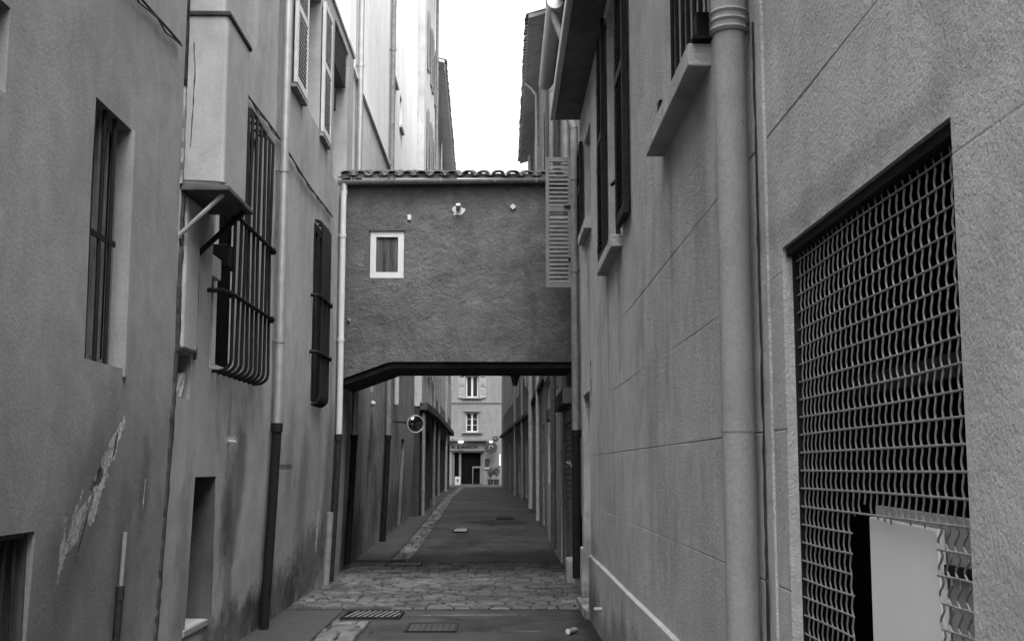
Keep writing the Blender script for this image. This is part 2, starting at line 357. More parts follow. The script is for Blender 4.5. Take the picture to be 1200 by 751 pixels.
def pipe(root, F, u, v0, v1, w, r=.045, mat='zinc', collars=(), joint=None, low='iron_rust', lr=1.35, lean=0., prof=lambda z: 0., name='drainpipe'):
    vs = [v1]+[v for v in (2.6, 2.2, 1.8, 1.4, 1., .6, .3) if v0 < v < v1]+[v0]
    pts = [F.p(u+lean*max(0, 2.3-v), v, w+prof(v)) for v in vs]
    def seg(a, b):
        q = [F.p(u, b, w+prof(b))]+[F.p(u, v, w+prof(v)) for v in (4, 3.2, 2.6, 2.2, 1.8, 1.4, 1., .6, .3) if a < v < b]+[F.p(u, a, w+prof(a))]
        return q
    top = joint if joint is not None else v0
    mb = MB().tube(seg(top, v1), r, 14)
    for c in collars:
        if c > top: mb.tube([F.p(u, c-.03, w+prof(c)), F.p(u, c+.03, w+prof(c))], r*1.16, 14)
    o = mb.build(name, mat, root, smooth=True)
    if joint is not None:
        m2 = MB().tube(seg(v0, joint), r*lr, 14)
        m2.tube([F.p(u, joint-.02, w+prof(joint)), F.p(u, joint+.07, w+prof(joint))], r*lr*1.2, 14)
        m2.build('iron_foot', low, o, smooth=True)
    for c in collars: MB().fb(F, u-.012, u+.012, c-.012, c+.012, -.03+prof(c), w+prof(c)).build('bracket', 'zinc_dull', o)
    return o
def streak(root, F, pts, mat='crack', name='crack', w=.004, prof=lambda z: 0., jit=.35, seed=0, th=.006):
    """thin ragged relief strip lying on the face; pts = (u, v, halfwidth)"""
    rnd = random.Random(seed); L = []
    for i in range(len(pts)-1):
        n = max(2, int(abs(pts[i+1][1]-pts[i][1])/.05)+int(abs(pts[i+1][0]-pts[i][0])/.06))
        for k in range(n):
            t = k/n; L.append([pts[i][q]*(1-t)+pts[i+1][q]*t for q in range(3)])
    L.append(list(pts[-1])); vs = []; fs = []
    for k, (u, v, h) in enumerate(L):
        c = u+h*jit*rnd.uniform(-1, 1)*.8; hw = h*(1+jit*rnd.uniform(-1, 1)); b = prof(v)
        vs += [F.p(c-hw, v, b-.02), F.p(c-hw*.8, v, b+w+th), F.p(c+hw*.8, v, b+w+th), F.p(c+hw, v, b-.02)]
    for k in range(len(L)-1):
        a = k*4
        for q in range(3): fs.append((a+q, a+q+1, a+q+5, a+q+4))
    return MB().add(vs, fs).build(name, mat, root)
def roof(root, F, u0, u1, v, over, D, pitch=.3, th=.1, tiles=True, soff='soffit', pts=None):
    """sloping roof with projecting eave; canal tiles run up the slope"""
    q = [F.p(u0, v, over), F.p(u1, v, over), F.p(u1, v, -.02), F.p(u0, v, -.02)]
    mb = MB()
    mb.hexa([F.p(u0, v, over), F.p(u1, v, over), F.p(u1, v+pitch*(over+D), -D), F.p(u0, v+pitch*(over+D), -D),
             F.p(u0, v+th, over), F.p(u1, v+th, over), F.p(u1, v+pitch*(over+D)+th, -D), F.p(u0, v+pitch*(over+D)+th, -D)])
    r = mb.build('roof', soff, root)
    if tiles:
        t = MB(); n = int((u1-u0)/.21)
        for k in range(n):
            c = u0+(k+.5)*(u1-u0)/n; a = []
            rr = .085
            for (w_, e) in ((over+.06+random.uniform(0, .03), -pitch*.06), (-D, pitch*(over+D))):
                for s_ in range(7):
                    an = math.pi*s_/6
                    a.append(F.p(c+math.cos(an)*rr, v+th+e+math.sin(an)*rr*.9, w_))
                for s_ in range(7):
                    an = math.pi*(6-s_)/6
                    a.append(F.p(c+math.cos(an)*rr*.8, v+th+e+math.sin(an)*rr*.7, w_))
            fs = [(i, (i+1) % 14, 14+(i+1) % 14, 14+i) for i in range(14)]
            fs += [(i, i+1, 12-i, 13-i) for i in range(6)]
            t.add(a, fs)
        t.build('roof_tiles', 'tile', r)
    return r
def cable(label, pts, r=.01, mat='crack'):
    mb = MB(); mb.tube(pts, r, 6)
    q = [Vector(p_)+Vector((.012, 0, -.035+.02*math.sin(i*2.1))) for i, p_ in enumerate(pts)]
    mb.tube(q, r*.7, 6)
    return tag(mb.build('wall_cable', mat, None, smooth=True), label, 'cable')

# ------------------------------------------------------------------ ground
def hz(y): return 0. if y < 19 else (.5*(y-19)/26 if y < 45 else .5)
YB = [-60, 0, 5, 8, 10, 12, 14, 16, 19, 22, 26, 30, 34, 38, 42, 45, 50, 60, 70, 80, 100, 160, 600]
def sheet(name, mat, xa, xb, ys, dz, th=0):
    V = []; f = []
    for y in ys: V += [(xa(y) if callable(xa) else xa, y, hz(y)+dz), (xb(y) if callable(xb) else xb, y, hz(y)+dz)]
    for k in range(len(ys)-1): f.append((2*k, 2*k+1, 2*k+3, 2*k+2))
    return MB().add(V, f).build(name, mat, None, recalc=False)
struct(sheet('ground', 'ground', -400, 400, YB, -.03))
struct(sheet('street', 'asphalt', -2.8, 1.3, [y for y in YB if y <= 70], 0))
struct(sheet('cross_street', 'asphalt', -40, 40, [70, 78.5], -.004))
struct(sheet('pavement', 'asphalt_patch', -2.8, -1.78, [6, 9, 11, 13.55], .012))
struct(sheet('pavement', 'asphalt_patch', -2.9, lambda y: -1.92-.012*max(0, y-24), [20.3, 23, 26, 30, 34, 38, 42, 45, 52, 66], .014))

def stones(name, mat, xa, xb, y0, y1, rowh, lmin, lmax, top, seed, gap=.008, alongy=False, curve=0):
    rnd = random.Random(seed); mb = MB(); y = y0; tones = []
    while y < y1-.02:
        h = min(rowh*rnd.uniform(.85, 1.15), y1-y); a, b = (xa, xb); sh = curve*max(0, y-24)
        x = a-rnd.uniform(0, lmin)
        while x < b:
            w = rnd.uniform(lmin, lmax); e = min(x+w, b); s_ = max(x, a)
            if e-s_ > .04:
                t = hz(y)+top+rnd.uniform(-.010, .008); tl = [rnd.uniform(-.004, .004) for _ in range(4)]
                g = gap*rnd.uniform(.6, 1.5); c = [rnd.uniform(0, .007) for _ in range(4)]
                X0, X1, Y0, Y1 = s_+g+sh, e-g+sh, y+g, y+h-g; k = .016
                mb.hexa([(X0, Y0, t-.05), (X1, Y0, t-.05), (X1, Y1, t-.05), (X0, Y1, t-.05),
                         (X0+c[0], Y0+c[1], t-k), (X1-c[1], Y0+c[2], t-k), (X1-c[2], Y1-c[3], t-k), (X0+c[3], Y1-c[0], t-k)])
                mb.f.pop(-5)
                mb.f = [q for q in mb.f]
                v0 = len(mb.v)
                mb.add([(X0+k+c[0], Y0+k+c[1], t+tl[0]), (X1-k-c[1], Y0+k+c[2], t+tl[1]), (X1-k-c[2], Y1-k-c[3], t+tl[2]), (X0+k+c[3], Y1-k-c[0], t+tl[3])], [(0, 1, 2, 3)])
                for q in range(4): mb.f.append((v0-4+q, v0-4+(q+1) % 4, v0+(q+1) % 4, v0+q))
                tones += [rnd.choice([.7, .85, 1., 1., 1.1, 1.25])*rnd.uniform(.85, 1.15)]*(len(mb.f)-len(tones))
            x += w
        y += h
    o = mb.build(name, mat, None, recalc=True)
    at = o.data.attributes.new('tone', 'FLOAT', 'FACE'); at.data.foreach_set('value', tones)
    return struct(o)
# cobbled band across the lane, and the pale gutter strip of setts
struct(sheet('cobble_bed', 'mortar', -2.8, 1.2, [13.62, 16, 19, 19.9], .004))
stones('cobbled_band', 'cobble', -2.75, 1.15, 13.65, 19.87, .16, .13, .32, .022, 3)
struct(sheet('gutter_bed', 'mortar', -1.78, -1.36, [6, 9, 12, 12.65], .004))
stones('gutter_paving', 'setts', -1.77, -1.37, 6, 12.6, .26, .16, .28, .022, 4)
struct(sheet('gutter_bed', 'mortar', lambda y: -1.9-.012*max(0, y-24), lambda y: -1.56-.012*max(0, y-24), [20.2, 24, 28, 34, 40, 45, 55, 66], .004))
stones('gutter_paving', 'setts', -1.9, -1.57, 20.25, 66, .5, .16, .4, .022, 5, curve=-.012)
def grate(x0, x1, y0, y1, z, label):
    t = thing('drain_grate', label, 'drain grate', ((x0+x1)/2, y0, z), 'iron drain grates in the lane')
    f = MB(); f.box(x0, x1, y0, y0+.03, z, z+.03); f.box(x0, x1, y1-.03, y1, z, z+.03)
    f.box(x0, x0+.03, y0+.03, y1-.03, z, z+.03); f.box(x1-.03, x1, y0+.03, y1-.03, z, z+.03); f.build('frame', 'iron_rust', t)
    b = MB(); n = int((x1-x0-.06)/.062)
    for k in range(n):
        x = x0+.035+k*(x1-x0-.07)/n; s_ = .09
        b.hexa([(x, y0+.03, z+.018), (x+.018, y0+.03, z+.018), (x+.018+s_, y1-.03, z+.018), (x+s_, y1-.03, z+.018), (x, y0+.03, z+.026), (x+.018, y0+.03, z+.026), (x+.018+s_, y1-.03, z+.026), (x+s_, y1-.03, z+.026)])
    b.build('slats', 'zinc_dull', t)
    MB().box(x0+.03, x1-.03+.0, y0+.03, y1-.03, z-.002, z+.004).build('pit', 'interior', t)
grate(-1.72, -1.08, 12.78, 13.4, .0, 'iron drain grate beside the near smooth pavement patch, closer of the two')
grate(-1.9, -1.3, 19.4, 20.05, .008, 'iron drain grate at the far edge of the cobbled band under the bridge')
def cover(x0, x1, y0, y1, label, mat='asphalt_patch'):
    z = hz((y0+y1)/2)+.004
    t = thing('manhole_cover', label, 'manhole cover', ((x0+x1)/2, (y0+y1)/2, z))
    f = MB(); e = .03
    f.box(x0, x1, y0, y0+e, z, z+.012); f.box(x0, x1, y1-e, y1, z, z+.012); f.box(x0, x0+e, y0+e, y1-e, z, z+.012); f.box(x1-e, x1, y0+e, y1-e, z, z+.012)
    f.build('frame', 'iron_rust', t); ld = MB().box(x0+e+.004, x1-e-.004, y0+e+.004, y1-e-.004, z-.002, z+.006)
    for k in range(int((x1-x0-.1)/.06)):
        for j in range(int((y1-y0-.1)/.09)): ld.box(x0+.06+k*.06, x0+.09+k*.06, y0+.06+j*.09, y0+.10+j*.09, z+.0065, z+.010)
    ld.build('lid', mat, t)
cover(-.96, -.44, 11.8, 12.45, 'rectangular manhole cover in the near asphalt in front of the cobbles')
cover(-1.12, -.78, 26.8, 28.6, 'pale rectangular manhole cover in the asphalt beyond the bridge', 'kerbstone')
cover(-.15, .35, 31.5, 33., 'dark manhole cover farther up the lane beyond the pale one', 'iron_rust')

# ------------------------------------------------------------------ left row
FL = left()
bat = lambda u, v: battered(v)
# house 1: grey render
h = thing('town_house', 'nearest grey rendered house on the left with barred window and pale plaster scar', 'house', (-2.44, 0, 0))
holes = [(6.6, 7.28, 2.21, 3.73, .14), (5.25, 6.1, .42, 1.28, .2), (4.6, 5.38, 3.35, 3.77, .14)]
wall(FL, 0, 8.41, -.05, 8.2, bat, holes, 7, .3, seed=1).build('wall', 'plaster_grey', h, smooth=True)
w = window(h, FL, 6.605, 7.275, 2.215, 3.725, .14, 'shutter_mid', 4, 1, .04, 'interior')
bars(w, FL, [6.68, 6.86, 7.04], 2.2, 3.74, -.035, .014, (2.96,), ext=.03)
MB().fb(FL, 7.285, 7.34, 2.16, 3.73, -.02, .012).build('surround', 'plaster_grey', w)
w = window(h, FL, 5.26, 6.095, .43, 1.27, .2, 'wood', 2, 1, .06, 'interior')
bars(w, FL, [5.36+.12*k for k in range(6)], .42, 1.28, -.08, .012, (.62,), 'iron_rust')
MB().fb(FL, 6.07, 6.098, .43, 1.27, -.195, -.07).build('shade_lining', 'wood', w)  # dark strip over the far reveal, shade put into its colour
MB().fb(FL, 5.26, 6.065, 1.25, 1.278, -.195, -.07).build('shade_lining', 'wood', w)  # same painted shade under the head of the opening
w = window(h, FL, 4.61, 5.37, 3.36, 3.76, .14, 'wood', 2, 1, .05, 'glass')
p_ = pipe(h, FL, 7.5, .0, 1.2, .022, .014, 'zinc_dull', (), .8, 'iron_rust', 1.6, prof=battered, name='conduit')

# house 2: pale render, flue shaft, caged windows
h = thing('town_house', 'pale rendered house on the left with jutting flue shaft, caged window and blocked low doorway', 'house', (-2.44, 9, 0))
holes = [(9.42, 11.0, 2.4, 4.7, .22), (8.5, 8.9, 2.11, 2.44, .16), (9.18, 9.87, .38, 1.53, .42), (13.62, 14.62, 5.9, 7.6, .2),
         (15.85, 17.25, 5.6, 7.85, .25), (14.45, 15.2, 2.42, 4.66, .05), (13.2, 14.1, 2.7, 3.0, .001), (9.95, 10.9, 5.6, 7.2, .2)]
holes = [q for q in holes if q[4] > .01]
wall(FL, 8.42, 17.9, -.05, 8.0, bat, holes, 7, .3, seed=2).build('wall', 'plaster_old', h, smooth=True)
# flue shaft
s = MB(); s.hexa([(-2.40, 8.46, 3.66), (-2.05, 8.46, 3.66), (-2.05, 9.22, 3.66), (-2.40, 9.22, 3.66), (-2.40, 8.46, 4.98), (-2.05, 8.46, 4.98), (-2.05, 9.22, 4.98), (-2.40, 9.22, 4.98)])
s.hexa([(-2.40, 8.49, 4.985), (-2.08, 8.49, 4.985), (-2.08, 9.19, 4.985), (-2.40, 9.19, 4.985), (-2.40, 8.49, 8.4), (-2.09, 8.49, 8.4), (-2.09, 9.18, 8.4), (-2.40, 9.18, 8.4)])
s = s.build('flue_shaft', 'plaster_flue', h, bevel=.025)
MB().box(-2.36, -2.035, 8.445, 9.235, 4.955, 4.995).build('ledge', 'crack', s, bevel=.01)
MB().box(-2.4, -2.0, 8.42, 9.28, 3.615, 3.655).build('base_slab', 'plaster_dark', s, bevel=.008)
streak(s, Fr((0, 8.46, 0), (1, 0, 0), (0, -1, 0)), [(-2.3, 4.75, .002), (-2.285, 4.5, .004), (-2.29, 4.3, .003), (-2.3, 3.95, .0015)], 'crack', 'crack', .001, seed=8, jit=.9)
streak(s, Fr((0, 8.46, 0), (1, 0, 0), (0, -1, 0)), [(-2.33, 3.7, .015), (-2.1, 3.69, .02), (-2.04, 3.68, .01)], 'crack', 'plaster_chip', .001, seed=10, jit=.9)
MB().tube([(-2.06, 8.5, 3.6), (-2.36, 8.44, 3.28)], .018, 8).build('bracket', 'zinc_dull', s, smooth=True)
MB().tube([(-2.04, 9.1, 3.6), (-2.36, 8.98, 3.24)], .022, 8).build('bracket', 'iron', s, smooth=True)
MB().fb(FL, 8.5, 8.89, 2.46, 3.6, -.02, .035).build('plaster_boxing', 'plaster_old', h, bevel=.02)
streak(h, FL, [(8.47, 3.6, .02), (8.46, 3.2, .028), (8.45, 2.9, .02), (8.46, 2.44, .028)], 'crack', 'crack', .012, seed=11, jit=.5)
streak(h, FL, [(8.93, 3.25, .014), (8.95, 2.9, .018), (8.93, 2.6, .022), (8.95, 2.42, .02)], 'crack', 'crack', .01, seed=12, jit=.5)
streak(h, FL, [(8.44, 2.42, .024), (8.43, 1.9, .03), (8.425, 1.2, .026), (8.42, .1, .03)], 'crack', 'crack', .008, battered, .4, 13)
streak(h, FL, [(8.43, 5.6, .016), (8.43, 4.4, .02)], 'iron_rust', 'crack', .008, seed=14, jit=.3)
streak(h, FL, [(8.43, 4.4, .018), (8.43, 3.66, .03)], 'ochre_stain', 'stain', .006, seed=15, jit=.6)
streak(h, FL, [(8.62, 2.12, .08), (8.7, 2.2, .05), (8.78, 2.3, .03)], 'plaster_mid', 'rubble', -.1, seed=16, jit=.6)
# caged window
w = window(h, FL, 9.43, 10.99, 2.41, 4.69, .22, 'shutter_pale', 2, 1, .09, 'interior')
MB().fb(FL, 9.45, 9.8, 3.16, 3.34, -.17, -.02).build('meter_box', 'aged_white', w, bevel=.01)
MB().fb(FL, 9.9, 10.15, 3.3, 3.5, -.15, .02).build('vent_box', 'iron', w, bevel=.01)
cage(w, FL, 9.52, 11.02, 2.38, 4.8, .15, 9, (3.0, 3.66), .015)
MB().tube([FL.p(9.35, 3.95, 0), FL.p(9.42, 3.72, .06), FL.p(9.65, 3.52, .08), FL.p(9.85, 3.45, .02)], .008, 6).build('lead_wire', 'iron', w, smooth=True)
# blocked doorway
MB().fb(FL, 9.19, 9.86, .39, 1.52, -.415, -.36).build('blocked_doorway', 'plaster_mid', h)
MB().fb(FL, 9.845, 9.868, .385, 1.525, -.355, -.03).build('jamb_shade', 'plaster_dark', h)  # dark sheet over the far jamb stands in for shade in the recess
MB().fb(FL, 9.12, 9.92, .32, .378, -.2, battered(.35)+.02).build('step', 'plaster_grey', h, bevel=.01)
MB().tube([FL.p(10.2, 1.83, -.05), FL.p(10.2, 1.82, .06)], .014, 8).build('pipe_stub', 'aged_white', h, smooth=True)
# big drainpipe
pipe(h, FL, 11.95, .03, 7.98, .08, .046, 'zinc', (4.68, 2.9, 6.6), 1.98, 'iron', 1.08, prof=battered)
# shuttered first-floor windows
w = window(h, FL, 13.63, 14.61, 5.91, 7.59, .2, 'aged_white', 2, 3)
shutter(w, FL, 12.7, 13.4, 5.88, 7.6, .02, 'shutter_pale')
shutter(w, FL, 14.66, 15.3, 5.88, 7.62, .02, 'shutter_pale')
for a, b in ((12.68, 13.42), (14.64, 15.32)): MB().fb(FL, a, b, 5.82, 5.86, -.02, .06).build('shutter_stay', 'zinc_dull', w)
w = window(h, FL, 15.86, 17.24, 5.61, 7.84, .25, 'shutter_pale', 2, 2, .08, 'aged_white')
lb = MB()
for k in range(9): lb.fb(FL, 15.88, 17.22, 7.30+.055*k, 7.325+.055*k, -.2+.004*k, -.02)
lb.build('louvre_box', 'wood', w)
MB().fb(FL, 16., 16.5, 6.72, 7.02, -.2, -.06).build('grille_box', 'iron', w)
w = window(h, FL, 9.96, 10.89, 5.61, 7.19, .2, 'aged_white', 2, 3)
# second caged window
w = window(h, FL, 14.46, 15.19, 2.43, 4.65, .048, 'shutter_dark', 2, 1, .09, 'interior')
cage(w, FL, 14.52, 15.14, 2.38, 4.7, .1, 6, (3.0, 3.7), .018)
# eave
e = MB(); e.fb(FL, 8.5, 17.9, 8.0, 8.06, -7, .03); e.build('eave', 'plaster_old', h)
pipe(h, FL, 16.55, .05, 5.55, .07, .042, 'pipe_paint', (3.4, 4.9), 2.0, 'iron_rust', 1.1, prof=battered)
pipe(h, FL, 16.32, 0.02, 1.0, .04, .05, 'zinc_dull', (), prof=battered, name='pipe_casing')

cable('twisted black cable sagging high on the grey rendered house wall', [(-2.33, y, 4.62-.03*math.sin((y-6)*1.9)) for y in [5+.2*k for k in range(17)]], .009)
cable('thin black cable running along the pale house wall past the drainpipe', [(-2.33, y, 5.0+.02*math.sin(y*1.7)) for y in [10.3+.25*k for k in range(23)]], .009)

# house 3: beyond the bridge, white upper storeys
FL3 = left(-2.42)
h = thing('town_house', 'house beyond the bridge with bright white upper wall and two zinc drainpipes', 'house', (-2.5, 25, .05))
holes = [(21.6, 22.0, 3.0, 3.5, .15), (24.9, 25.9, 10.2, 12.2, .2), (26.6, 27.6, 5.2, 7.0, .2), (26.9, 27.5, 9.6, 10.4, .2)]
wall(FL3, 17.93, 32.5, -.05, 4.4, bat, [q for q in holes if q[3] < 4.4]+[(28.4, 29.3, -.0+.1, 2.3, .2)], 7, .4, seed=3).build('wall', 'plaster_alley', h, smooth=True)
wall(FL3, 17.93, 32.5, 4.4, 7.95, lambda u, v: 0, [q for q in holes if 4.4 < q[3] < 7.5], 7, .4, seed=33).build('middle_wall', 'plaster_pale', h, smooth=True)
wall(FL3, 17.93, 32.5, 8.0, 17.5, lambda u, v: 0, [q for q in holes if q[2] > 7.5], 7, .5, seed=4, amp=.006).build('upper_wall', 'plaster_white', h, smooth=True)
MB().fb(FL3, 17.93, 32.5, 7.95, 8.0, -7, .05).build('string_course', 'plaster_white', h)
for (a, b, c, d, e_) in holes[1:]: window(h, FL3, a+.01, b-.01, c+.01, d-.01, .2, 'aged_white', 2, 3, sill=(a-.06, b+.06, .07, .07))
window(h, FL3, 21.61, 21.99, 3.01, 3.49, .15, 'wood', 1, 1, pane='interior')
dr = MB().fb(FL3, 28.41, 29.29, .1, 2.29, -.2, -.15).build('door', 'wood', h)
pipe(h, FL3, 18.75, .1, 17.4, .08, .05, 'zinc', (3.5, 5.8, 8.2, 10.5), 2.05, 'iron', 1.05, prof=battered)
pipe(h, FL3, 24.3, .1, 17.4, .08, .055, 'zinc_dull', (4.3, 7.8, 10.5), 2.2, 'iron', 1.05, prof=battered)
pipe(h, FL3, 26.2, 3.0, 7.9, .07, .055, 'pipe_paint', (4.3, 6.8))

# house 4: projects slightly; dark shopfront below
F4 = left(-2.22)
h = thing('town_house', 'pale house projecting into the lane beyond the white walled house, dark shopfront below', 'house', (-2.3, 33, .25))
holes = [(34, 34.9, 4.3+3*k, 6.1+3*k, .2) for k in range(4)]+[(36.0, 36.9, 4.3+3*k, 6.1+3*k, .2) for k in range(4)]
wall(F4, 32.6, 37.6, 3.3, 17.6, lambda u, v: 0, holes, 7, .5, seed=5).build('wall', 'plaster_pale', h, smooth=True)
wall(F4, 32.62, 37.6, .1, 3.28, lambda u, v: -.06, [(33.3, 34.9, .4, 2.7, .2), (35.6, 37.0, .4, 2.7, .2)], 6.9, .5, seed=6).build('shopfront', 'timber_front', h)
MB().fb(F4, 32.6, 37.6, 3.2, 3.4, -.05, .16).build('cornice', 'plaster_dark', h)
for (a, b, c, d, e_) in holes:
    w = window(h, F4, a+.01, b-.01, c+.01, d-.01, .2, 'aged_white', 2, 3)
    shutter(w, F4, a-.46, a-.02, c-.02, d, .02, 'shutter_grey'); shutter(w, F4, b+.02, b+.46, c-.02, d, .02, 'shutter_grey')
pipe(h, F4, 32.75, .3, 3.1, .05, .05, 'zinc', (1, 2.2))
pipe(h, F4, 37.45, .4, 17.4, .07, .05, 'zinc_dull', (5, 8, 11, 14))
roof(h, F4, 32.5, 37.7, 17.62, .35, 7, .3)

# house 5: long far house curving away
F5 = skew((-2.42, 37.65), (-2.9, 67), -1)
h = thing('town_house', 'long far house on the left with tiled overhanging eave and rows of shutters', 'house', (-2.6, 40, .4))
holes = [(2.2+3.1*k, 3.1+3.1*k, 4.2+3.1*j, 6.0+3.1*j, .2) for k in range(9) for j in range(3)]
wall(F5, 0, 29.3, 3.5, 14.9, lambda u, v: 0, holes, 7, .6, seed=7).build('wall', 'plaster_mid', h, smooth=True)
wall(F5, 0, 29.3, .3, 3.48, lambda u, v: -.05, [(2+4*k, 4.2+4*k, .6, 2.9, .25) for k in range(7)], 6.9, .6, seed=8).build('shopfront', 'timber_front', h)
MB().fb(F5, 0, 29.3, 3.4, 3.62, -.05, .2).build('cornice', 'plaster_dark', h)
for (a, b, c, d, e_) in holes:
    w = window(h, F5, a+.01, b-.01, c+.01, d-.01, .2, 'aged_white', 2, 3)
    shutter(w, F5, a-.46, a-.02, c-.02, d, .02, 'shutter_grey', .08); shutter(w, F5, b+.02, b+.46, c-.02, d, .02, 'shutter_grey', .08)
roof(h, F5, -.02, 29.3, 14.95, .5, 7, .28, .08, soff='plaster_white')
pipe(h, F5, .5, .5, 14.8, .07, .05, 'zinc', (5, 8, 11)); pipe(h, F5, 9.2, .5, 14.8, .07, .05, 'zinc', (5, 8, 11)); pipe(h, F5, 18.5, .5, 14.8, .07, .06, 'aged_white', (5, 8, 11))
MB().tube([(-2.45, 38.2, 14.85), (-1.95, 38.0, 14.85), (-1.93, 38.0, 15.0)], .05, 8).build('gutter_end', 'zinc', h, smooth=True)

# ------------------------------------------------------------------ right row
FR = right()
gro = [2.8, 2.27, 1.73, 1.19, 3.33]
def rprof(u, v):
    x = 0.
    for g in gro:
        gg = g+.006*nz(u, g, .6, 3)
        if abs(v-g) < .003 and (g < 3.3): x -= .006*max(0, min(1, .45+1.8*nz(u, g*3, .45, 9)))
    if v < .665-.002: x += .028
    return x
h = thing('town_house', 'stone coloured rendered house along the right, scored in courses, with the mesh opening', 'house', (1.0, 6, 0))
holes = [(2.46, 4.0, .55, 2.355, .06, True), (5.32, 6.66, 3.57, 5.2, .2), (9.28, 10.45, 3.5, 5.75, .2), (12.55, 13.45, 4.3, 5.4, .2), (12.95, 14.0, .1, 2.45, .28)]
vm = [q for g in gro for q in (g-.005, g, g+.005)]+[.66, .67]
MB().fb(FR, -7, 10, .0, 11, -9, -4.2).build('hidden_light_block', 'plaster_stone', h)  # unseen mass added to cut skylight low in the lane
wall(FR, -7, 14.3, -.05, 5.9, rprof, holes, 7, .22, vm, seed=10, amp=.004).build('wall', 'plaster_stone', h, smooth=False)
# mesh opening
i_ = MB(); x0, x1, y0, y1, z0, z1 = 1.032, 1.9, 2.1, 4.4, .3, 2.6
i_.add([(x0, y0, z0), (x0, y1, z0), (x0, y1, z1), (x0, y0, z1), (x1, y0, z0), (x1, y1, z0), (x1, y1, z1), (x1, y0, z1)], [(4, 5, 6, 7), (0, 1, 5, 4), (1, 2, 6, 5), (2, 3, 7, 6), (3, 0, 4, 7)])
op = i_.build('barred_opening', 'interior', h, recalc=False)
fr = MB(); XM = 1.012
fr.box(.985, 1.028, 2.462, 3.998, 2.325, 2.353); fr.box(1.005, 1.028, 3.985, 3.998, .56, 2.325); fr.box(1.005, 1.028, 2.462, 2.472, .56, 2.325)
fr.build('mesh_frame', 'iron', op)
m = MB(); P = .0595; rw = .0029; rnd = random.Random(4)
HY0, HY1, HZ = 2.765, 3.45, 1.475     # torn-out part of the mesh
rows = [.58+P*k for k in range(31)]; cols = [2.485+.0522*k for k in range(29)]
def ry(y, z): return XM+.004*math.sin(y*5+z*3)
for k, z in enumerate(rows):
    segs = [(2.47, 3.99)]
    if z < HZ-.01: segs = [(2.47, HY0+rnd.uniform(-.03, .015)), (HY1+rnd.uniform(-.02, .03), 3.99)]
    elif z < HZ+.02: segs = [(2.47, 3.99)]
    for a, b in segs:
        nn = max(2, int((b-a)/.03)); sag = rnd.uniform(-.003, .003)
        m.tube([(ry(a+(b-a)*q/nn, z)+.0006*math.cos(math.pi*(a+(b-a)*q/nn-2.49)/(P*.985)), a+(b-a)*q/nn, z+sag*math.sin(q/nn*3.14)) for q in range(nn+1)], rw*1.12, 6)
for k, y in enumerate(cols):
    lo = .57
    if HY0+.0 < y < HY1: lo = HZ-.005+rnd.uniform(-.02, .03)
    n_ = int((2.33-lo)/P*8); ph = rnd.uniform(-.2, .2); am = .0040*rnd.uniform(.85, 1.15)
    pts = []
    for q in range(n_+1):
        z = 2.33-(2.33-lo)*q/n_; t = (z-.58)/P*2*math.pi
        dy = am*math.sin(t+ph) if not (y < HY0 and z < HZ) else .013*math.sin(t+ph)
        pts.append((ry(y, z)+.004+.0012*math.cos(t), y+dy, z))
    m.tube(pts, rw, 6)
m.build('wire_mesh', 'wire', op, smooth=True)
MB().box(1.30, 1.34, 2.11, 4.39, 1.86, 1.93).build('inner_rail', 'crack', op)
MB().box(1.30, 1.34, 3.2, 3.27, .31, 1.855).build('inner_post', 'crack', op)
# board standing behind the torn mesh
t = thing('board', 'plain white board standing behind the hole torn in the wire mesh', 'board', (1.09, 3.0, .55))
MB().hexa([(1.042, 2.80, .55), (1.042, 3.375, .55), (1.062, 3.375, .55), (1.062, 2.80, .55), (1.030, 2.81, 1.455), (1.030, 3.325, 1.465), (1.050, 3.325, 1.465), (1.050, 2.81, 1.455)]).build('panel', 'board', t, bevel=.004)
MB().hexa([(1.065, 2.69, .55), (1.065, 3.38, .55), (1.085, 3.38, .55), (1.085, 2.69, .55), (1.055, 2.67, 1.485), (1.055, 3.345, 1.495), (1.075, 3.345, 1.495), (1.075, 2.67, 1.485)]).build('backing', 'board_edge', t, bevel=.003)
MB().box(1.040, 1.054, 2.60, 2.80, 1.345, 1.375).build('batten', 'iron', t)
# thick painted drainpipe with collar, and its damp seam
pp = MB().tube([FR.p(4.43, .0, .078), FR.p(4.43, 3.30, .078)], .062, 28)
pp.tube([FR.p(4.43, 3.30, .078), FR.p(4.43, 5.88, .078)], .070, 28)
for z in (3.30, 3.335, 3.37): pp.tube([FR.p(4.43, z-.012, .078), FR.p(4.43, z, .078), FR.p(4.43, z+.012, .078)], [.069, .078, .069], 28)
pp = pp.build('drainpipe', 'pipe_wall', h, smooth=True)
for z in (1.75, .55): MB().tube([FR.p(4.43, z-.015, .078), FR.p(4.43, z+.015, .078)], .0645, 28).build('collar', 'pipe_wall', pp, smooth=True)
MB().fb(FR, 4.19, 4.30, .03, 5.88, -.02, .010).build('render_bead', 'plaster_stone', h, bevel=.006)
streak(h, FR, [(4.33, 3.3, .006), (4.32, 2.9, .016), (4.33, 2.3, .009), (4.32, 1.8, .02), (4.33, 1.4, .010), (4.325, 1.15, .024), (4.33, .4, .02)], 'crack', 'damp_seam', .004, seed=41, jit=.7)
streak(h, FR, [(4.74, 1.02, .03), (4.72, .93, .04), (4.7, .86, .02)], 'ochre_stain', 'stain', .0, seed=42, jit=.6, th=.002)
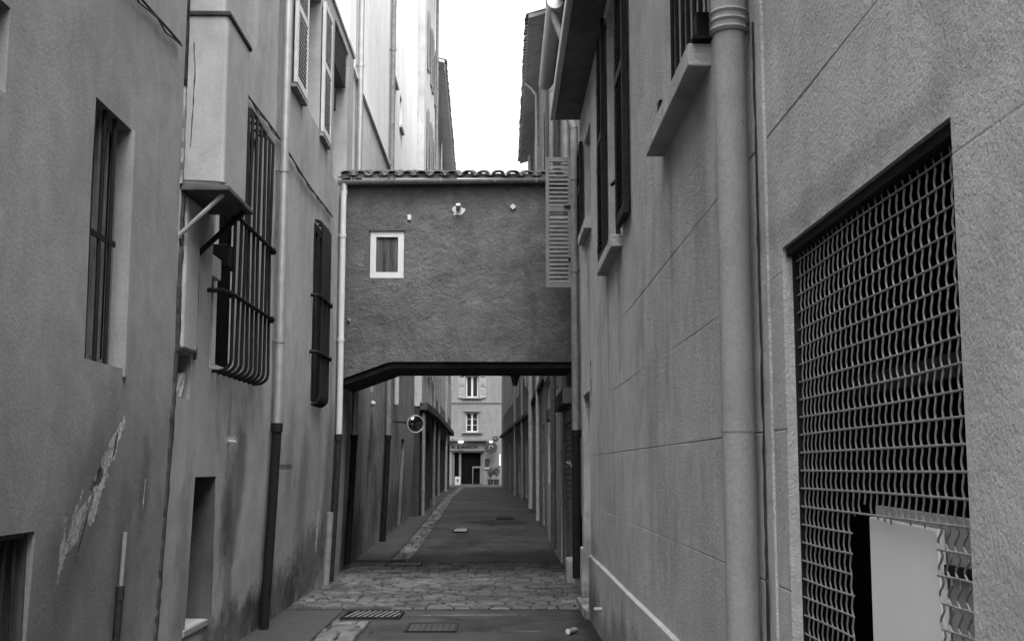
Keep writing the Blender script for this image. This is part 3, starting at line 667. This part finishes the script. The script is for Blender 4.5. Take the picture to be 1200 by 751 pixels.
# near upper window
w = window(h, FR, 5.33, 6.65, 3.58, 5.19, .2, 'shutter_pale', 4, 2, .06)
MB().fb(FR, 5.25, 6.86, 3.45, 3.56, -.05, .108).build('sill', 'plaster_stone', w, bevel=.008)
bars(w, FR, [5.42+.19*k for k in range(7)], 3.565, 5.2, -.02, .012, (4.5,))
for u in (5.3, 6.62): MB().fb(FR, u-.03, u+.05, 3.6, 3.72, 0, .06).build('shutter_stop', 'iron', w, bevel=.004)
MB().fb(FR, 5.2, 5.36, 3.565, 3.58, .0, .09).build('stay_bar', 'iron', w)
shutter(w, FR, 4.62, 5.26, 3.78, 5.2, .05, 'shutter_dark')
# far upper window with dark shutters
w = window(h, FR, 9.29, 10.44, 3.51, 5.74, .2, 'aged_white', 2, 3, .07)
MB().fb(FR, 9.3, 10.78, 3.37, 3.47, -.05, .09).build('sill', 'plaster_stone', w, bevel=.008)
shutter(w, FR, 8.62, 9.24, 3.5, 5.8, .02, 'shutter_dark')
shutter(w, FR, 10.48, 11.0, 3.5, 5.75, .02, 'shutter_dark')
for z in (3.62, 4.4, 5.2): MB().fb(FR, 11.0, 11.05, z, z+.07, 0, .06).build('hinge', 'iron', w)
ca = MB(); louvres(ca, FR, 9.3, 9.42, 3.55, 5.7, -.03, .01); ca.tube([FR.p(9.62, 3.52, .0), FR.p(9.62, 5.72, .0)], .02, 8)
ca.fb(FR, 9.7, 9.78, 3.52, 5.72, -.1, -.06); ca.build('casement', 'shutter_dark', w)
MB().tube([FR.p(9.4, 3.95, .02), FR.p(9.6, 3.95, .05)], .015, 8).build('latch', 'iron', w)
# small window under the eave
w = window(h, FR, 12.56, 13.44, 4.31, 5.39, .2, 'aged_white', 2, 2, .06)
MB().fb(FR, 12.5, 13.55, 4.18, 4.28, -.05, .08).build('sill', 'plaster_stone', w, bevel=.008)
shutter(w, FR, 13.47, 14.0, 4.28, 5.42, .02, 'shutter_dark')
# door
d_ = MB(); d_.fb(FR, 12.96, 13.99, .1, 2.44, -.28, -.24); d_.fb(FR, 13.1, 13.85, .3, 1.1, -.24, -.225); d_.fb(FR, 13.1, 13.85, 1.25, 2.3, -.24, -.225)
d_ = d_.build('door', 'wood', h); MB().tube([FR.p(13.05, 1.1, -.24), FR.p(13.05, 1.1, -.18)], .022, 8).build('handle', 'zinc', d_, smooth=True)
MB().fb(FR, 12.8, 14.15, -.04, .09, -.3, .08).build('doorstep', 'plaster_stone', h, bevel=.01)
streak(h, FR, [(12.75, 2.75, .04), (12.7, 2.5, .03), (12.72, 2.2, .01)], 'ochre_stain', 'crack', .002, seed=44, jit=.7)
MB().tube([FR.p(11.3, .28, 0), FR.p(11.3, .28, .1)], .018, 8).build('pipe_stub', 'aged_white', h, smooth=True)
# eave with deep dark soffit and pale gutter
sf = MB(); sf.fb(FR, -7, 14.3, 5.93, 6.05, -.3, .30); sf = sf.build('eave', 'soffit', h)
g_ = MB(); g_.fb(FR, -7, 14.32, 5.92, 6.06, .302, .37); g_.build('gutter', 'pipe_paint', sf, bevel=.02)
roof(h, FR, -7, 14.3, 6.07, .18, 6, .3, .06)

# house R2: short stretch between scored house and bridge
FR2 = right(1.02)
h = thing('town_house', 'narrow dark house stretch on the right joining the bridge, with tall drainpipe and roller shutter', 'house', (1.1, 16, 0))
wall(FR2, 14.33, 19.9, -.05, 8.2, lambda u, v: 0, [(17.05, 19.5, .05, 2.5, .12), (15.2, 16.0, 4.1, 5.9, .2)], 7, .35, seed=12, amp=.006).build('wall', 'plaster_mid', h, smooth=True)
pipe(h, FR2, 14.75, .25, 5.95, .09, .05, 'zinc_dull', (5.3, 4.1, 3.0), 2.0, 'iron', 1.1)
MB().tube([FR2.p(14.75, 5.95, .09), FR2.p(14.75, 6.1, .14), FR2.p(14.8, 6.3, .2)], .055, 12).build('swan_neck', 'zinc_dull', h, smooth=True)
mb = MB(); mb.tube([FR2.p(15.0, .2, .05), FR2.p(15.0, 3.0, .05)], .02, 8); mb.tube([FR2.p(15.0, 1.62, .05), FR2.p(15.0, 1.62, .16)], .03, 8); mb.tube([FR2.p(14.95, 1.66, .16), FR2.p(15.1, 1.66, .18)], .02, 8)
mb.build('standpipe', 'zinc_dull', h, smooth=True)
MB().fb(FR2, 14.9, 15.3, .5, 1.0, 0, .1).build('meter_box', 'iron_rust', h, bevel=.01)
w = window(h, FR2, 15.21, 15.99, 4.11, 5.89, .2, 'aged_white', 2, 3)
mb = MB(); F_ = Fr((.97, 16.1, 0), (-1, 0, 0), (0, -1, 0))
louvres(mb, F_, 0.0, .36, 4.08, 5.93, -.02, .02, .06, .05, (.58,))
mb.build('shutter', 'shutter_mid', w)
MB().fb(F_, -.03, .05, 4.45, 4.5, .02, .035).build('hinge', 'iron', w); MB().fb(F_, -.06, .1, 5.2, 5.24, .02, .035).build('hinge', 'iron', w)
MB().fb(FR2, 16.95, 19.6, 2.52, 2.75, -.05, .14).build('lintel', 'plaster_dark', h, bevel=.01)
rs = MB(); z = .06
while z < 2.3:
    rs.fb(FR2, 17.06, 19.49, z, z+.085, -.1, -.06); rs.fb(FR2, 17.06, 19.49, z+.01, z+.06, -.06, -.045); z += .09
rs = rs.build('roller_shutter', 'shutter_grey', h); MB().fb(FR2, 17.06, 19.49, 2.31, 2.49, -.11, -.02).build('housing', 'zinc_dull', rs)
MB().tube([(.92, 16.4, 5.9), (.92, 16.4, 7.6), (.88, 16.4, 7.78), (.78, 16.4, 8.05), (.76, 16.4, 8.2)], .055, 12).build('downpipe', 'zinc_dull', h, smooth=True)
gq = MB(); gq.tube([(.76, 16.2, 8.28), (.76, 19.9, 8.28)], .12, 20); gq.build('gutter', 'zinc', h, smooth=True)
roof(h, FR2, 14.4, 19.9, 8.26, .15, 6, .3, .06)
MB().fb(FR2, 16.6, 17.0, -.02, .35, -.05, .12).build('guard_stone', 'plaster_mid', h, bevel=.04)

# house R3: tall dark house
FR3 = right(.99)
h = thing('town_house', 'tall dark house on the right just beyond the bridge with a large zinc downpipe', 'house', (1.1, 22, .05))
wall(FR3, 19.93, 25.2, 3.5, 12.3, lambda u, v: .02, [(21.2, 22.1, 4.6, 6.4, .2), (21.2, 22.1, 7.8, 9.6, .2)], 7, .5, seed=13).build('wall', 'plaster_dark', h, smooth=True)
wall(FR3, 19.93, 25.2, .0, 3.4, lambda u, v: 0, [(22.3, 23.2, .15, 2.5, .22), (24.2, 24.8, 1.3, 2.3, .15)], 7, .4, seed=14).build('lower_wall', 'plaster_pale', h, smooth=True)
co_ = MB(); co_.fb(FR3, 19.93, 25.2, 3.4, 3.5, -.05, .08)
for k in range(26): co_.fb(FR3, 20.0+.2*k, 20.1+.2*k, 3.32, 3.4, -.01, .06)
co_.build('cornice', 'plaster_mid', h)
for q in (4.6, 7.8): window(h, FR3, 21.21, 22.09, q+.01, q+1.79, .2, 'shutter_dark', 2, 3)
MB().fb(FR3, 22.2, 23.3, 2.5, 2.72, -.05, .12).build('lintel', 'plaster_dark', h, bevel=.01)
MB().fb(FR3, 22.31, 23.19, .15, 2.49, -.22, -.17).build('door', 'wood', h)
window(h, FR3, 24.21, 24.79, 1.31, 2.29, .15, 'wood', 1, 2)
pipe(h, FR3, 20.6, .2, 9.0, .09, .05, 'zinc_dull', (3, 6, 8.4))
roof(h, FR3, 19.9, 25.25, 12.33, .3, 7, .3)

# house R4 with tiled eave
F6 = right(.97)
h = thing('town_house', 'farther grey house on the right with corrugated tile eave against the sky and gutter elbow', 'house', (1.1, 30, .2))
holes = [(26.5+3*k, 27.5+3*k, 4.6+3.2*j, 6.5+3.2*j, .2) for k in range(4) for j in range(2)]+[(26.8, 27.9, .3, 2.6, .3), (31, 32.2, .3, 2.7, .3)]
wall(F6, 25.25, 38, 0, 11.55, lambda u, v: 0, holes, 7, .5, seed=15).build('wall', 'plaster_mid', h, smooth=True)
for (a, b, c, d, e_) in holes[:8]:
    w = window(h, F6, a+.01, b-.01, c+.01, d-.01, .2, 'aged_white', 2, 3)
    shutter(w, F6, a-.5, a-.02, c-.02, d, .02, 'shutter_grey', .08); shutter(w, F6, b+.02, b+.5, c-.02, d, .02, 'shutter_grey', .08)
for (a, b, c, d, e_) in holes[8:]: MB().fb(F6, a+.01, b-.01, c, d-.01, -.3, -.25).build('door', 'wood', h)
roof(h, F6, 25.27, 38, 11.6, .38, 7, .3, .08, soff='plaster_pale')
pipe(h, F6, 29.5, .3, 11.2, .07, .05, 'aged_white', (3, 6, 9))
pipe(h, F6, 35.5, .4, 11.2, .1, .07, 'aged_white', (3, 6, 9))
MB().tube([F6.p(29.5, 11.2, .07), F6.p(29.55, 11.4, .2), F6.p(29.6, 11.55, .36)], .05, 8).build('gutter_elbow', 'zinc', h, smooth=True)
MB().fb(F6, 25.25, 38, 3.5, 3.62, -.02, .1).build('cornice', 'plaster_dark', h)

F7 = skew((.93, 38.05), (-.02, 68), 1)
h = thing('town_house', 'last house on the right curving towards the lit shop, shaded walls', 'house', (.8, 45, .45))
holes = [(1.5+3.2*k, 2.4+3.2*k, 4.4+3.1*j, 6.2+3.1*j, .2) for k in range(8) for j in range(2)]+[(2+5*k, 3+5*k, .6, 2.7, .25) for k in range(5)]
wall(F7, 0, 29.9, .2, 10.6, lambda u, v: 0, holes, 7, .6, seed=16).build('wall', 'plaster_mid', h, smooth=True)
for (a, b, c, d, e_) in holes[:16]:
    w = window(h, F7, a+.01, b-.01, c+.01, d-.01, .2, 'aged_white', 2, 3)
    shutter(w, F7, a-.46, a-.02, c-.02, d, .02, 'shutter_grey', .08); shutter(w, F7, b+.02, b+.46, c-.02, d, .02, 'shutter_grey', .08)
for (a, b, c, d, e_) in holes[16:]: MB().fb(F7, a+.01, b-.01, c, d-.01, -.25, -.2).build('door', 'wood', h)
roof(h, F7, 0, 29.9, 10.65, .3, 7, .3, .08)
pipe(h, F7, 4, .5, 10.5, .08, .05, 'zinc', (3, 6, 9)); pipe(h, F7, 10, .5, 10.5, .08, .05, 'zinc', (3, 6, 9))
MB().fb(F7, 0, 29.9, 3.3, 3.42, -.02, .12).build('cornice', 'plaster_dark', h)

# ------------------------------------------------------------------ the bridge room over the lane
FB = front(16.9)
h = thing('bridge_room', 'roughcast bridge room spanning the lane with tiled roof and one small white window', 'bridge', (-.7, 16.9, 3.1))
vb = lambda u: 3.12 if u > -1.62 else 3.12-.26*(-1.62-u)/.72
wall(FB, -2.345, 1.015, 3.12, 5.80, lambda u, v: -.0, [(-1.93, -1.43, 4.34, 5.04, .1)], 1.65, .07, seed=20, amp=.012, vbot=vb, fine=.010).build('wall', 'roughcast', h, smooth=True)
# lintel beam under the wall, with the slanting haunch
bm_ = MB()
for (a, b) in ((-1.6, 1.01),): bm_.box(a, b, 17.0, 18.5, 3.04, 3.105)
bm_.hexa([(-2.34, 17.0, 2.77), (-1.6, 17.0, 3.04), (-1.6, 18.5, 3.04), (-2.34, 18.5, 2.77), (-2.34, 17.0, 2.84), (-1.6, 17.0, 3.105), (-1.6, 18.5, 3.105), (-2.34, 18.5, 2.84)])
bm_.build('beam', 'crack', h)
w = window(h, FB, -1.925, -1.435, 4.345, 5.035, .06, 'white_paint', 1, 1, .085, 'curtain')
MB().fb(FB, -1.95, -1.41, 5.036, 5.05, -.05, .012).build('drip', 'crack', w)
MB().fb(FB, -1.385, -1.33, 5.195, 5.275, -.01, .03).build('vent_cap', 'white_paint', h, bevel=.006)
c = FB.p(.16, 5.4, .01); mb = MB(); s_ = .046
mb.hexa([c+Vector((-s_, .02, 0)), c+Vector((0, .02, -s_)), c+Vector((s_, .02, 0)), c+Vector((0, .02, s_)), c+Vector((-s_, -.02, 0)), c+Vector((0, -.02, -s_)), c+Vector((s_, -.02, 0)), c+Vector((0, -.02, s_))])
mb.build('vent_tile', 'white_paint', h)
mb = MB(); cc = FB.p(-.64, 5.36, 0); pts = []
for k in range(14):
    a = 2*math.pi*k/14; r_ = random.uniform(.07, .12); pts.append((r_*math.cos(a), -.02+r_*.75*math.sin(a)))
mb.add([cc+Vector((x, -.012, z)) for x, z in pts]+[cc+Vector((x*1.02, .03, z*1.02)) for x, z in pts], [tuple(range(14))]+[(i, (i+1) % 14, 14+(i+1) % 14, 14+i) for i in range(14)])
mb.build('mortar_patch', 'plaster_pale', h)
v_ = MB(); v_.tube([cc+Vector((0, 0, .02)), cc+Vector((0, -.09, .02)), cc+Vector((0, -.12, .05))], .035, 12); v_.build('flue_stub', 'aged_white', h, smooth=True)
MB().tube([FB.p(-2.24, 3.72, -.01), FB.p(-2.2, 3.72, .07)], .015, 8).build('bolt', 'zinc', h)
# gutter: half round, and roof
gt = MB(); pts = []
n_ = 10
for x in (-2.4, -1.2, 0., .98):
    for k in range(n_+1):
        a = math.pi+math.pi*k/n_; pts.append((x, 16.80+.06*math.cos(a), 5.76+.06*math.sin(a)+.012*(x+2.4)))
    for k in range(n_+1):
        a = 2*math.pi-math.pi*k/n_; pts.append((x, 16.80+.052*math.cos(a), 5.762+.052*math.sin(a)+.012*(x+2.4)))
q = 2*(n_+1); fs = [(s0*q+i, s0*q+(i+1) % q, (s0+1)*q+(i+1) % q, (s0+1)*q+i) for s0 in range(3) for i in range(q)]
fs += [tuple(range(q)), tuple(3*q+i for i in range(q))]
gt.add(pts, fs); gt = gt.build('gutter', 'zinc_dull', h, smooth=True)
mb = MB()
for x in (-2.2, -1.75, -.9, -.1, .5): mb.tube([(x, 16.9, 5.8), (x, 16.74, 5.745), (x, 16.735, 5.80)], .008, 6)
mb.build('gutter_bracket', 'zinc', gt)
MB().tube([(-2.31, 16.80, 5.70), (-2.3, 16.74, 5.6), (-2.27, 16.6, 5.5)], .045, 10).build('outlet', 'zinc_dull', gt, smooth=True)
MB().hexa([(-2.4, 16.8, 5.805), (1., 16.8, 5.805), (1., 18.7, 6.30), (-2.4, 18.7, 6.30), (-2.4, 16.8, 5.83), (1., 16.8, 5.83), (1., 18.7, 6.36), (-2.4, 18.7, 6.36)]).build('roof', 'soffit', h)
tl = MB(); nT = 15
for k in range(nT):
    for row in range(6):
        c = -2.28+k*.222+random.uniform(-.012, .012); yA = 16.74+row*.33+random.uniform(-.02, .02); zA = 5.825+row*.33*.26+.012
        rr = .094; a = []
        for (yy, zz, r2) in ((yA, zA+.018, rr), (yA+.4, zA+.104, rr*.85)):
            for s_ in range(9):
                an = math.pi*s_/8; a.append((c+math.cos(an)*r2, yy, zz+math.sin(an)*r2*.6))
            for s_ in range(9):
                an = math.pi*(8-s_)/8; a.append((c+math.cos(an)*r2*.84, yy, zz+math.sin(an)*r2*.46))
        tl.add(a, [(i, (i+1) % 18, 18+(i+1) % 18, 18+i) for i in range(18)]+[(i, i+1, 16-i, 17-i) for i in range(8)])
    pl = [(-2.28+k*.222+.08*math.cos(math.pi*q/8), 16.80, 5.83+.05*math.sin(math.pi*q/8)) for q in range(9)]
    tl.add(pl+[(x, y+.3, z+.07) for x, y, z in pl], [tuple(range(9))]+[(i, i+1, 10+i, 9+i) for i in range(8)])
    c2 = -2.17+k*.222; a = []
    for (yy, zz) in ((16.76, 5.835), (18.7, 6.345)):
        for s_ in range(7):
            an = math.pi+math.pi*s_/6; a.append((c2+math.cos(an)*.07, yy, zz+.035+math.sin(an)*.035))
        for s_ in range(7):
            an = 2*math.pi-math.pi*s_/6; a.append((c2+math.cos(an)*.058, yy, zz+.04+math.sin(an)*.025))
    tl.add(a, [(i, (i+1) % 14, 14+(i+1) % 14, 14+i) for i in range(14)]+[(i, i+1, 12-i, 13-i) for i in range(6)])
tl.build('roof_tiles', 'tile', h, smooth=True)

# ------------------------------------------------------------------ house closing the street
YF = 78.5; FE = front(YF)
h = thing('town_house', 'pale house closing the far end of the lane with a shop below', 'house', (-1.7, YF, .5))
wins = [(-2.42, -1.56, 6.25, 7.75), (-2.42, -1.56, 3.95, 5.3)]
holes = [(a, b, c, d, .2) for a, b, c, d in wins]+[(a-6, b-6, c, d, .2) for a, b, c, d in wins]+[(a+5, b+5, c, d, .2) for a, b, c, d in wins]+[(a+2.5+0*k, b+2.5, 9.3, 10.9, .2) for k, (a, b, c, d) in enumerate(wins[:1])]+[(-2.42, -1.56, 9.3, 10.9, .2)]
holes += [(-3.3, -1.25, .5, 2.62, .3)]
wall(FE, -14, 10, .2, 13, lambda u, v: 0, holes, 8, .6, seed=30, amp=.008).build('wall', 'plaster_far', h, smooth=True)
for i, (a, b, c, d, e_) in enumerate(holes[:-1]):
    w = window(h, FE, a+.01, b-.01, c+.01, d-.01, .2, 'white_paint', 2, 3 if d < 6 else 1, .09, sill=(a-.25, b+.25, .12, .08), sm='plaster_far')
    if c > 5:
        shutter(w, FE, a-.5, a-.05, c, d, .02, 'shutter_grey', .09); shutter(w, FE, b+.05, b+.5, c, d, .02, 'shutter_grey', .09)
    MB().fb(FE, a-.15, b+.15, d+.02, d+.1, 0, .06).build('hood', 'plaster_far', w)
MB().fb(FE, -14, 10, 5.9, 6.0, -.01, .05).build('string_course', 'plaster_far', h)
roof(h, FE, -14, 10, 13.02, .4, 8, .3)
sh = MB(); sh.fb(FE, -3.28, -3.15, .56, 2.6, -.2, -.1); sh.fb(FE, -2.85, -2.7, .56, 2.6, -.2, -.1); sh.fb(FE, -1.4, -1.26, .56, 2.6, -.2, -.1)
sh.fb(FE, -1.95, -1.9, .56, 1.7, -.15, -.1); sh.fb(FE, -1.45, -1.4, .56, 1.7, -.15, -.1); sh.fb(FE, -1.9, -1.45, 1.6, 1.7, -.15, -.1)
sh = sh.build('shop_door', 'shutter_mid', h); MB().fb(FE, -3.28, -1.26, .56, 2.6, -.28, -.24).build('pane', 'interior', sh)
# awning cornice + fascia sign
MB().fb(FE, -3.9, -.95, 3.35, 3.55, .0, .35).build('shop_cornice', 'shutter_mid', h, bevel=.03)
sg = thing('shop_sign', 'long pale fascia sign with dark lettering over the lit shop at the end', 'sign', (-2.4, YF, 2.7))
MB().fb(FE, -3.6, -1.1, 2.72, 3.3, .002, .08).build('panel', 'sign_face', sg, bevel=.01)
def text(body, size, loc, parent, mat='lettering'):
    cu = bpy.data.curves.new('lettering', 'FONT'); cu.body = body; cu.size = size; cu.extrude = .01; cu.align_x = 'LEFT'; cu.offset = .01
    o = bpy.data.objects.new('lettering_tmp', cu); COL.objects.link(o)
    dg = bpy.context.evaluated_depsgraph_get(); me = bpy.data.meshes.new_from_object(o.evaluated_get(dg)); me.name = 'lettering'
    bpy.data.objects.remove(o)
    q = bpy.data.objects.new('lettering', me); COL.objects.link(q); me.materials.clear(); me.materials.append(M[mat])
    q.rotation_euler = (R(90), 0, 0); q.parent = parent; q.location = Vector(loc)-parent.location
    return q
text('M. & MAISON', .30, (-3.36, YF-.095, 2.88), sg)
for x, lab in ((-2.72, 'lit floodlight over the left part of the shop sign'), (-.72, 'small lit floodlight beside the round hanging sign')):
    t = thing('floodlight', lab, 'lamp', (x, YF, 3.3))
    MB().tube([(x, YF, 3.32), (x, YF-.4, 3.36)], .02, 6).build('arm', 'iron', t)
    q = .16 if x < -1 else .09
    MB().box(x-q, x+q, YF-.5, YF-.38, 3.26, 3.36).build('lamp_head', 'lamp_on', t)
for (x, z, r_, lab) in ((-.72, 2.93, .42, 'large round dark hanging sign on the shop front'), (-.42, 3.5, .2, 'small round dark sign above the large round one')):
    t = thing('round_sign', lab, 'sign', (x, YF-.3, z))
    MB().disc((x, YF-.45, z), (0, 1, 0), r_, .06, 28).build('disc', 'lettering', t, smooth=True)
    a = MB(); a.tube([(x+r_*.3*math.cos(k*.5), YF-.485, z+r_*.3*math.sin(k*.5)) for k in range(9)], .03, 6); a.build('emblem', 'zinc_dull', t, smooth=True)
    MB().tube([(x, YF-.42, z+r_*.5), (x, YF, z+r_*.5)], .02, 6).build('arm', 'iron', t)
t = thing('strip_light', 'vertical lit strip lamp at the right edge of the shop front', 'lamp', (-.13, YF, 1.9))
MB().box(-.17, -.09, YF-.1, YF-.02, 1.75, 2.5).build('tube', 'lamp_dim', t)
t = thing('notice_board', 'small dark notice board on the pale wall beside the shop door', 'sign', (-.95, YF, 1.6))
MB().box(-1.12, -.82, YF-.06, YF-.004, 1.65, 2.2).build('panel', 'lettering', t)
MB().box(-1.16, -.78, YF-.09, YF-.004, 1.55, 1.63).build('shelf', 'aged_white', t)
t = thing('sandwich_board', 'small white sandwich board on the ground left of the shop door', 'sign', (-2.9, YF-.6, .5))
MB().hexa([(-3.08, YF-.75, .5), (-2.72, YF-.75, .5), (-2.72, YF-.72, .5), (-3.08, YF-.72, .5), (-3.08, YF-.62, 1.03), (-2.72, YF-.62, 1.03), (-2.72, YF-.59, 1.03), (-3.08, YF-.59, 1.03)]).build('front_panel', 'shutter_grey', t)
MB().hexa([(-3.08, YF-.43, .5), (-2.72, YF-.43, .5), (-2.72, YF-.4, .5), (-3.08, YF-.4, .5), (-3.08, YF-.58, 1.03), (-2.72, YF-.58, 1.03), (-2.72, YF-.55, 1.03), (-3.08, YF-.55, 1.03)]).build('rear_panel', 'shutter_grey', t)
MB().hexa([(-2.95, YF-.735, .68), (-2.85, YF-.735, .68), (-2.85, YF-.70, .68), (-2.95, YF-.70, .68), (-2.97, YF-.69, .88), (-2.83, YF-.69, .88), (-2.83, YF-.65, .88), (-2.97, YF-.65, .88)]).build('emblem', 'lettering', t)
def plant(x, y, z, hh, lab):
    t = thing('potted_shrub', lab, 'potted plant', (x, y, z))
    MB().tube([(x, y, z), (x, y, z+.12), (x, y, z+.32), (x, y, z+.36)], [.14, .16, .19, .2], 14).build('pot', 'rubber', t, smooth=True)
    MB().tube([(x, y, z+.3), (x+.02, y, z+.6), (x, y, z+hh*.7)], [.02, .016, .008], 6).build('stem', 'wood', t)
    l_ = MB(); rn = random.Random(int(x*100))
    for k in range(420):
        v = Vector((rn.gauss(0, 1), rn.gauss(0, 1), rn.gauss(0, 1))).normalized()*rn.uniform(.3, 1)
        c = Vector((x, y, z+hh*.72))+Vector((v.x*.24, v.y*.24, v.z*hh*.33)); a = Vector((rn.gauss(0, 1), rn.gauss(0, 1), rn.gauss(0, 1))).normalized()*.05
        b = a.cross(Vector((rn.gauss(0, 1), rn.gauss(0, 1), rn.gauss(0, 1)))).normalized()*.022
        l_.add([c-a, c+b, c+a, c-b], [(0, 1, 2, 3)])
    l_.build('foliage', 'foliage', t, recalc=False)
plant(-.75, YF-.5, .5, 1.1, 'tall dark potted shrub by the notice board at the shop')
plant(-.35, YF-.6, .5, 1.2, 'dark potted shrub under the strip lamp at the shop corner')

# ------------------------------------------------------------------ street furniture
t = thing('traffic_mirror', 'round convex traffic mirror with white rim on the left wall beyond the bridge', 'mirror', (-2.4, 26, 2.5))
nrm = Vector((.35, -.93, -.05)).normalized(); c = Vector((-1.91, 26, 2.56))
MB().disc(c+nrm*.02, nrm, .175, .02, 28, .05).build('mirror_glass', 'mirror', t, smooth=True)
e1 = nrm.cross(Vector((0, 0, 1))).normalized(); e2 = e1.cross(nrm)
MB().tube([c+nrm*.03+(e1*math.cos(a)+e2*math.sin(a))*.185 for a in [2*math.pi*k/32 for k in range(33)]], .014, 8).build('rim', 'aged_white', t, smooth=True)
MB().disc(c-nrm*.02, nrm, .185, .03, 28).build('shell', 'shutter_dark', t, smooth=True)
MB().tube([c-nrm*.03, (-2.1, 26.15, 2.6), (-2.45, 26.15, 2.62)], .018, 8).build('arm', 'iron', t)
def lantern(x, y, z, wx, lab):
    t = thing('wall_lantern', lab, 'lantern', (wx, y, z), 'old wall lanterns in the lane')
    b = MB()
    for k in range(4):
        a0, a1 = math.pi/4+k*math.pi/2, math.pi/4+(k+1)*math.pi/2
        b.tube([(x+.1*math.cos(a0), y+.1*math.sin(a0), z-.32), (x+.19*math.cos(a0), y+.19*math.sin(a0), z)], .012, 6)
        b.tube([(x+.1*math.cos(a0), y+.1*math.sin(a0), z-.32), (x+.1*math.cos(a1), y+.1*math.sin(a1), z-.32)], .012, 6)
        b.tube([(x+.19*math.cos(a0), y+.19*math.sin(a0), z), (x+.19*math.cos(a1), y+.19*math.sin(a1), z)], .014, 6)
    b.build('cage', 'iron', t)
    MB().tube([(x, y, z), (x, y, z+.1), (x, y, z+.24), (x, y, z+.3)], [.2, .15, .05, .02], 12).build('cap', 'iron', t)
    MB().tube([(x, y, z-.3), (x, y, z-.01)], [.08, .15], 4).build('glazing', 'glass', t)
    MB().tube([(wx, y, z-.5), (wx*.6+x*.4, y, z+.15), (x, y, z+.42), (x, y, z+.28)], .02, 8).build('arm', 'aged_white', t, smooth=True)
lantern(-1.45, 44, 5.35, -2.52, 'black wall lantern on a pale arm seen just under the bridge')
lantern(.45, 40, 4.7, .9, 'wall lantern high on the shaded right houses beyond the bridge')
t = thing('bulkhead_lamp', 'small white bulkhead lamp beside the dark doorway under the bridge', 'lamp', (.97, 21.4, 2.5))
MB().disc((.93, 21.4, 2.5), (-1, 0, 0), .07, .06, 16, .06).build('globe', 'white_paint', t, smooth=True)
MB().disc((.975, 21.4, 2.5), (-1, 0, 0), .085, .03, 16).build('base', 'zinc_dull', t, smooth=True)
t = thing('bulkhead_lamp', 'small pale wall lamp under the little dark window on the left beyond the bridge', 'lamp', (-2.42, 21.8, 2.75))
MB().disc((-2.38, 21.8, 2.78), (1, 0, 0), .05, .05, 14, .05).build('globe', 'white_paint', t, smooth=True)
MB().disc((-2.42, 21.8, 2.78), (1, 0, 0), .06, .03, 14).build('base', 'zinc_dull', t, smooth=True)
t = thing('crushed_can', 'crushed shiny can lying on the asphalt at the foot of the right wall', 'can', (.68, 11.66, .004))
MB().tube([(.64, 11.6, .035), (.66, 11.63, .03), (.70, 11.68, .036), (.73, 11.72, .034)], [.03, .026, .03, .022], 10).build('body', 'zinc', t, smooth=True)
MB().disc((.64, 11.6, .035), (-.6, -.7, 0), .026, .006, 10).build('lid', 'board', t)

# ------------------------------------------------------------------ camera, light
cam = bpy.data.cameras.new('camera'); co = bpy.data.objects.new('camera', cam); COL.objects.link(co)
cam.sensor_width = 36; cam.lens = 1375/1200*36; cam.clip_end = 2000; cam.clip_start = .05
co.location = (0, 0, 1.6); co.rotation_euler = (R(90)+math.atan(.1255), 0, -.00865)
scene.camera = co
EL, AZ = 66, 170      # sun elevation, azimuth clockwise from +Y (to the right and ahead)
su = bpy.data.lights.new('sun', 'SUN'); su.energy = .7; su.angle = R(35); so = bpy.data.objects.new('sun', su); COL.objects.link(so)
so.rotation_euler = (R(90-EL), 0, R(180-AZ)); so.location = (20, 20, 40)
W = bpy.data.worlds.new('World'); scene.world = W; W.use_nodes = True
n = W.node_tree.nodes; l = W.node_tree.links; bg = n['Background']; bg.inputs['Strength'].default_value = .15
sky = n.new('ShaderNodeTexSky'); sky.sky_type = 'NISHITA'; sky.sun_disc = False
sky.sun_elevation = R(EL); sky.sun_rotation = R(AZ); sky.dust_density = 6; sky.air_density = 1.5
bw = n.new('ShaderNodeRGBToBW'); l.new(sky.outputs[0], bw.inputs[0]); l.new(bw.outputs[0], bg.inputs['Color'])
vs_ = scene.view_settings; vs_.view_transform = 'Standard'; vs_.look = 'None'; vs_.exposure = 2.05; vs_.gamma = 1; vs_.use_curve_mapping = False
scene.cycles.max_bounces = 8; scene.cycles.diffuse_bounces = 2
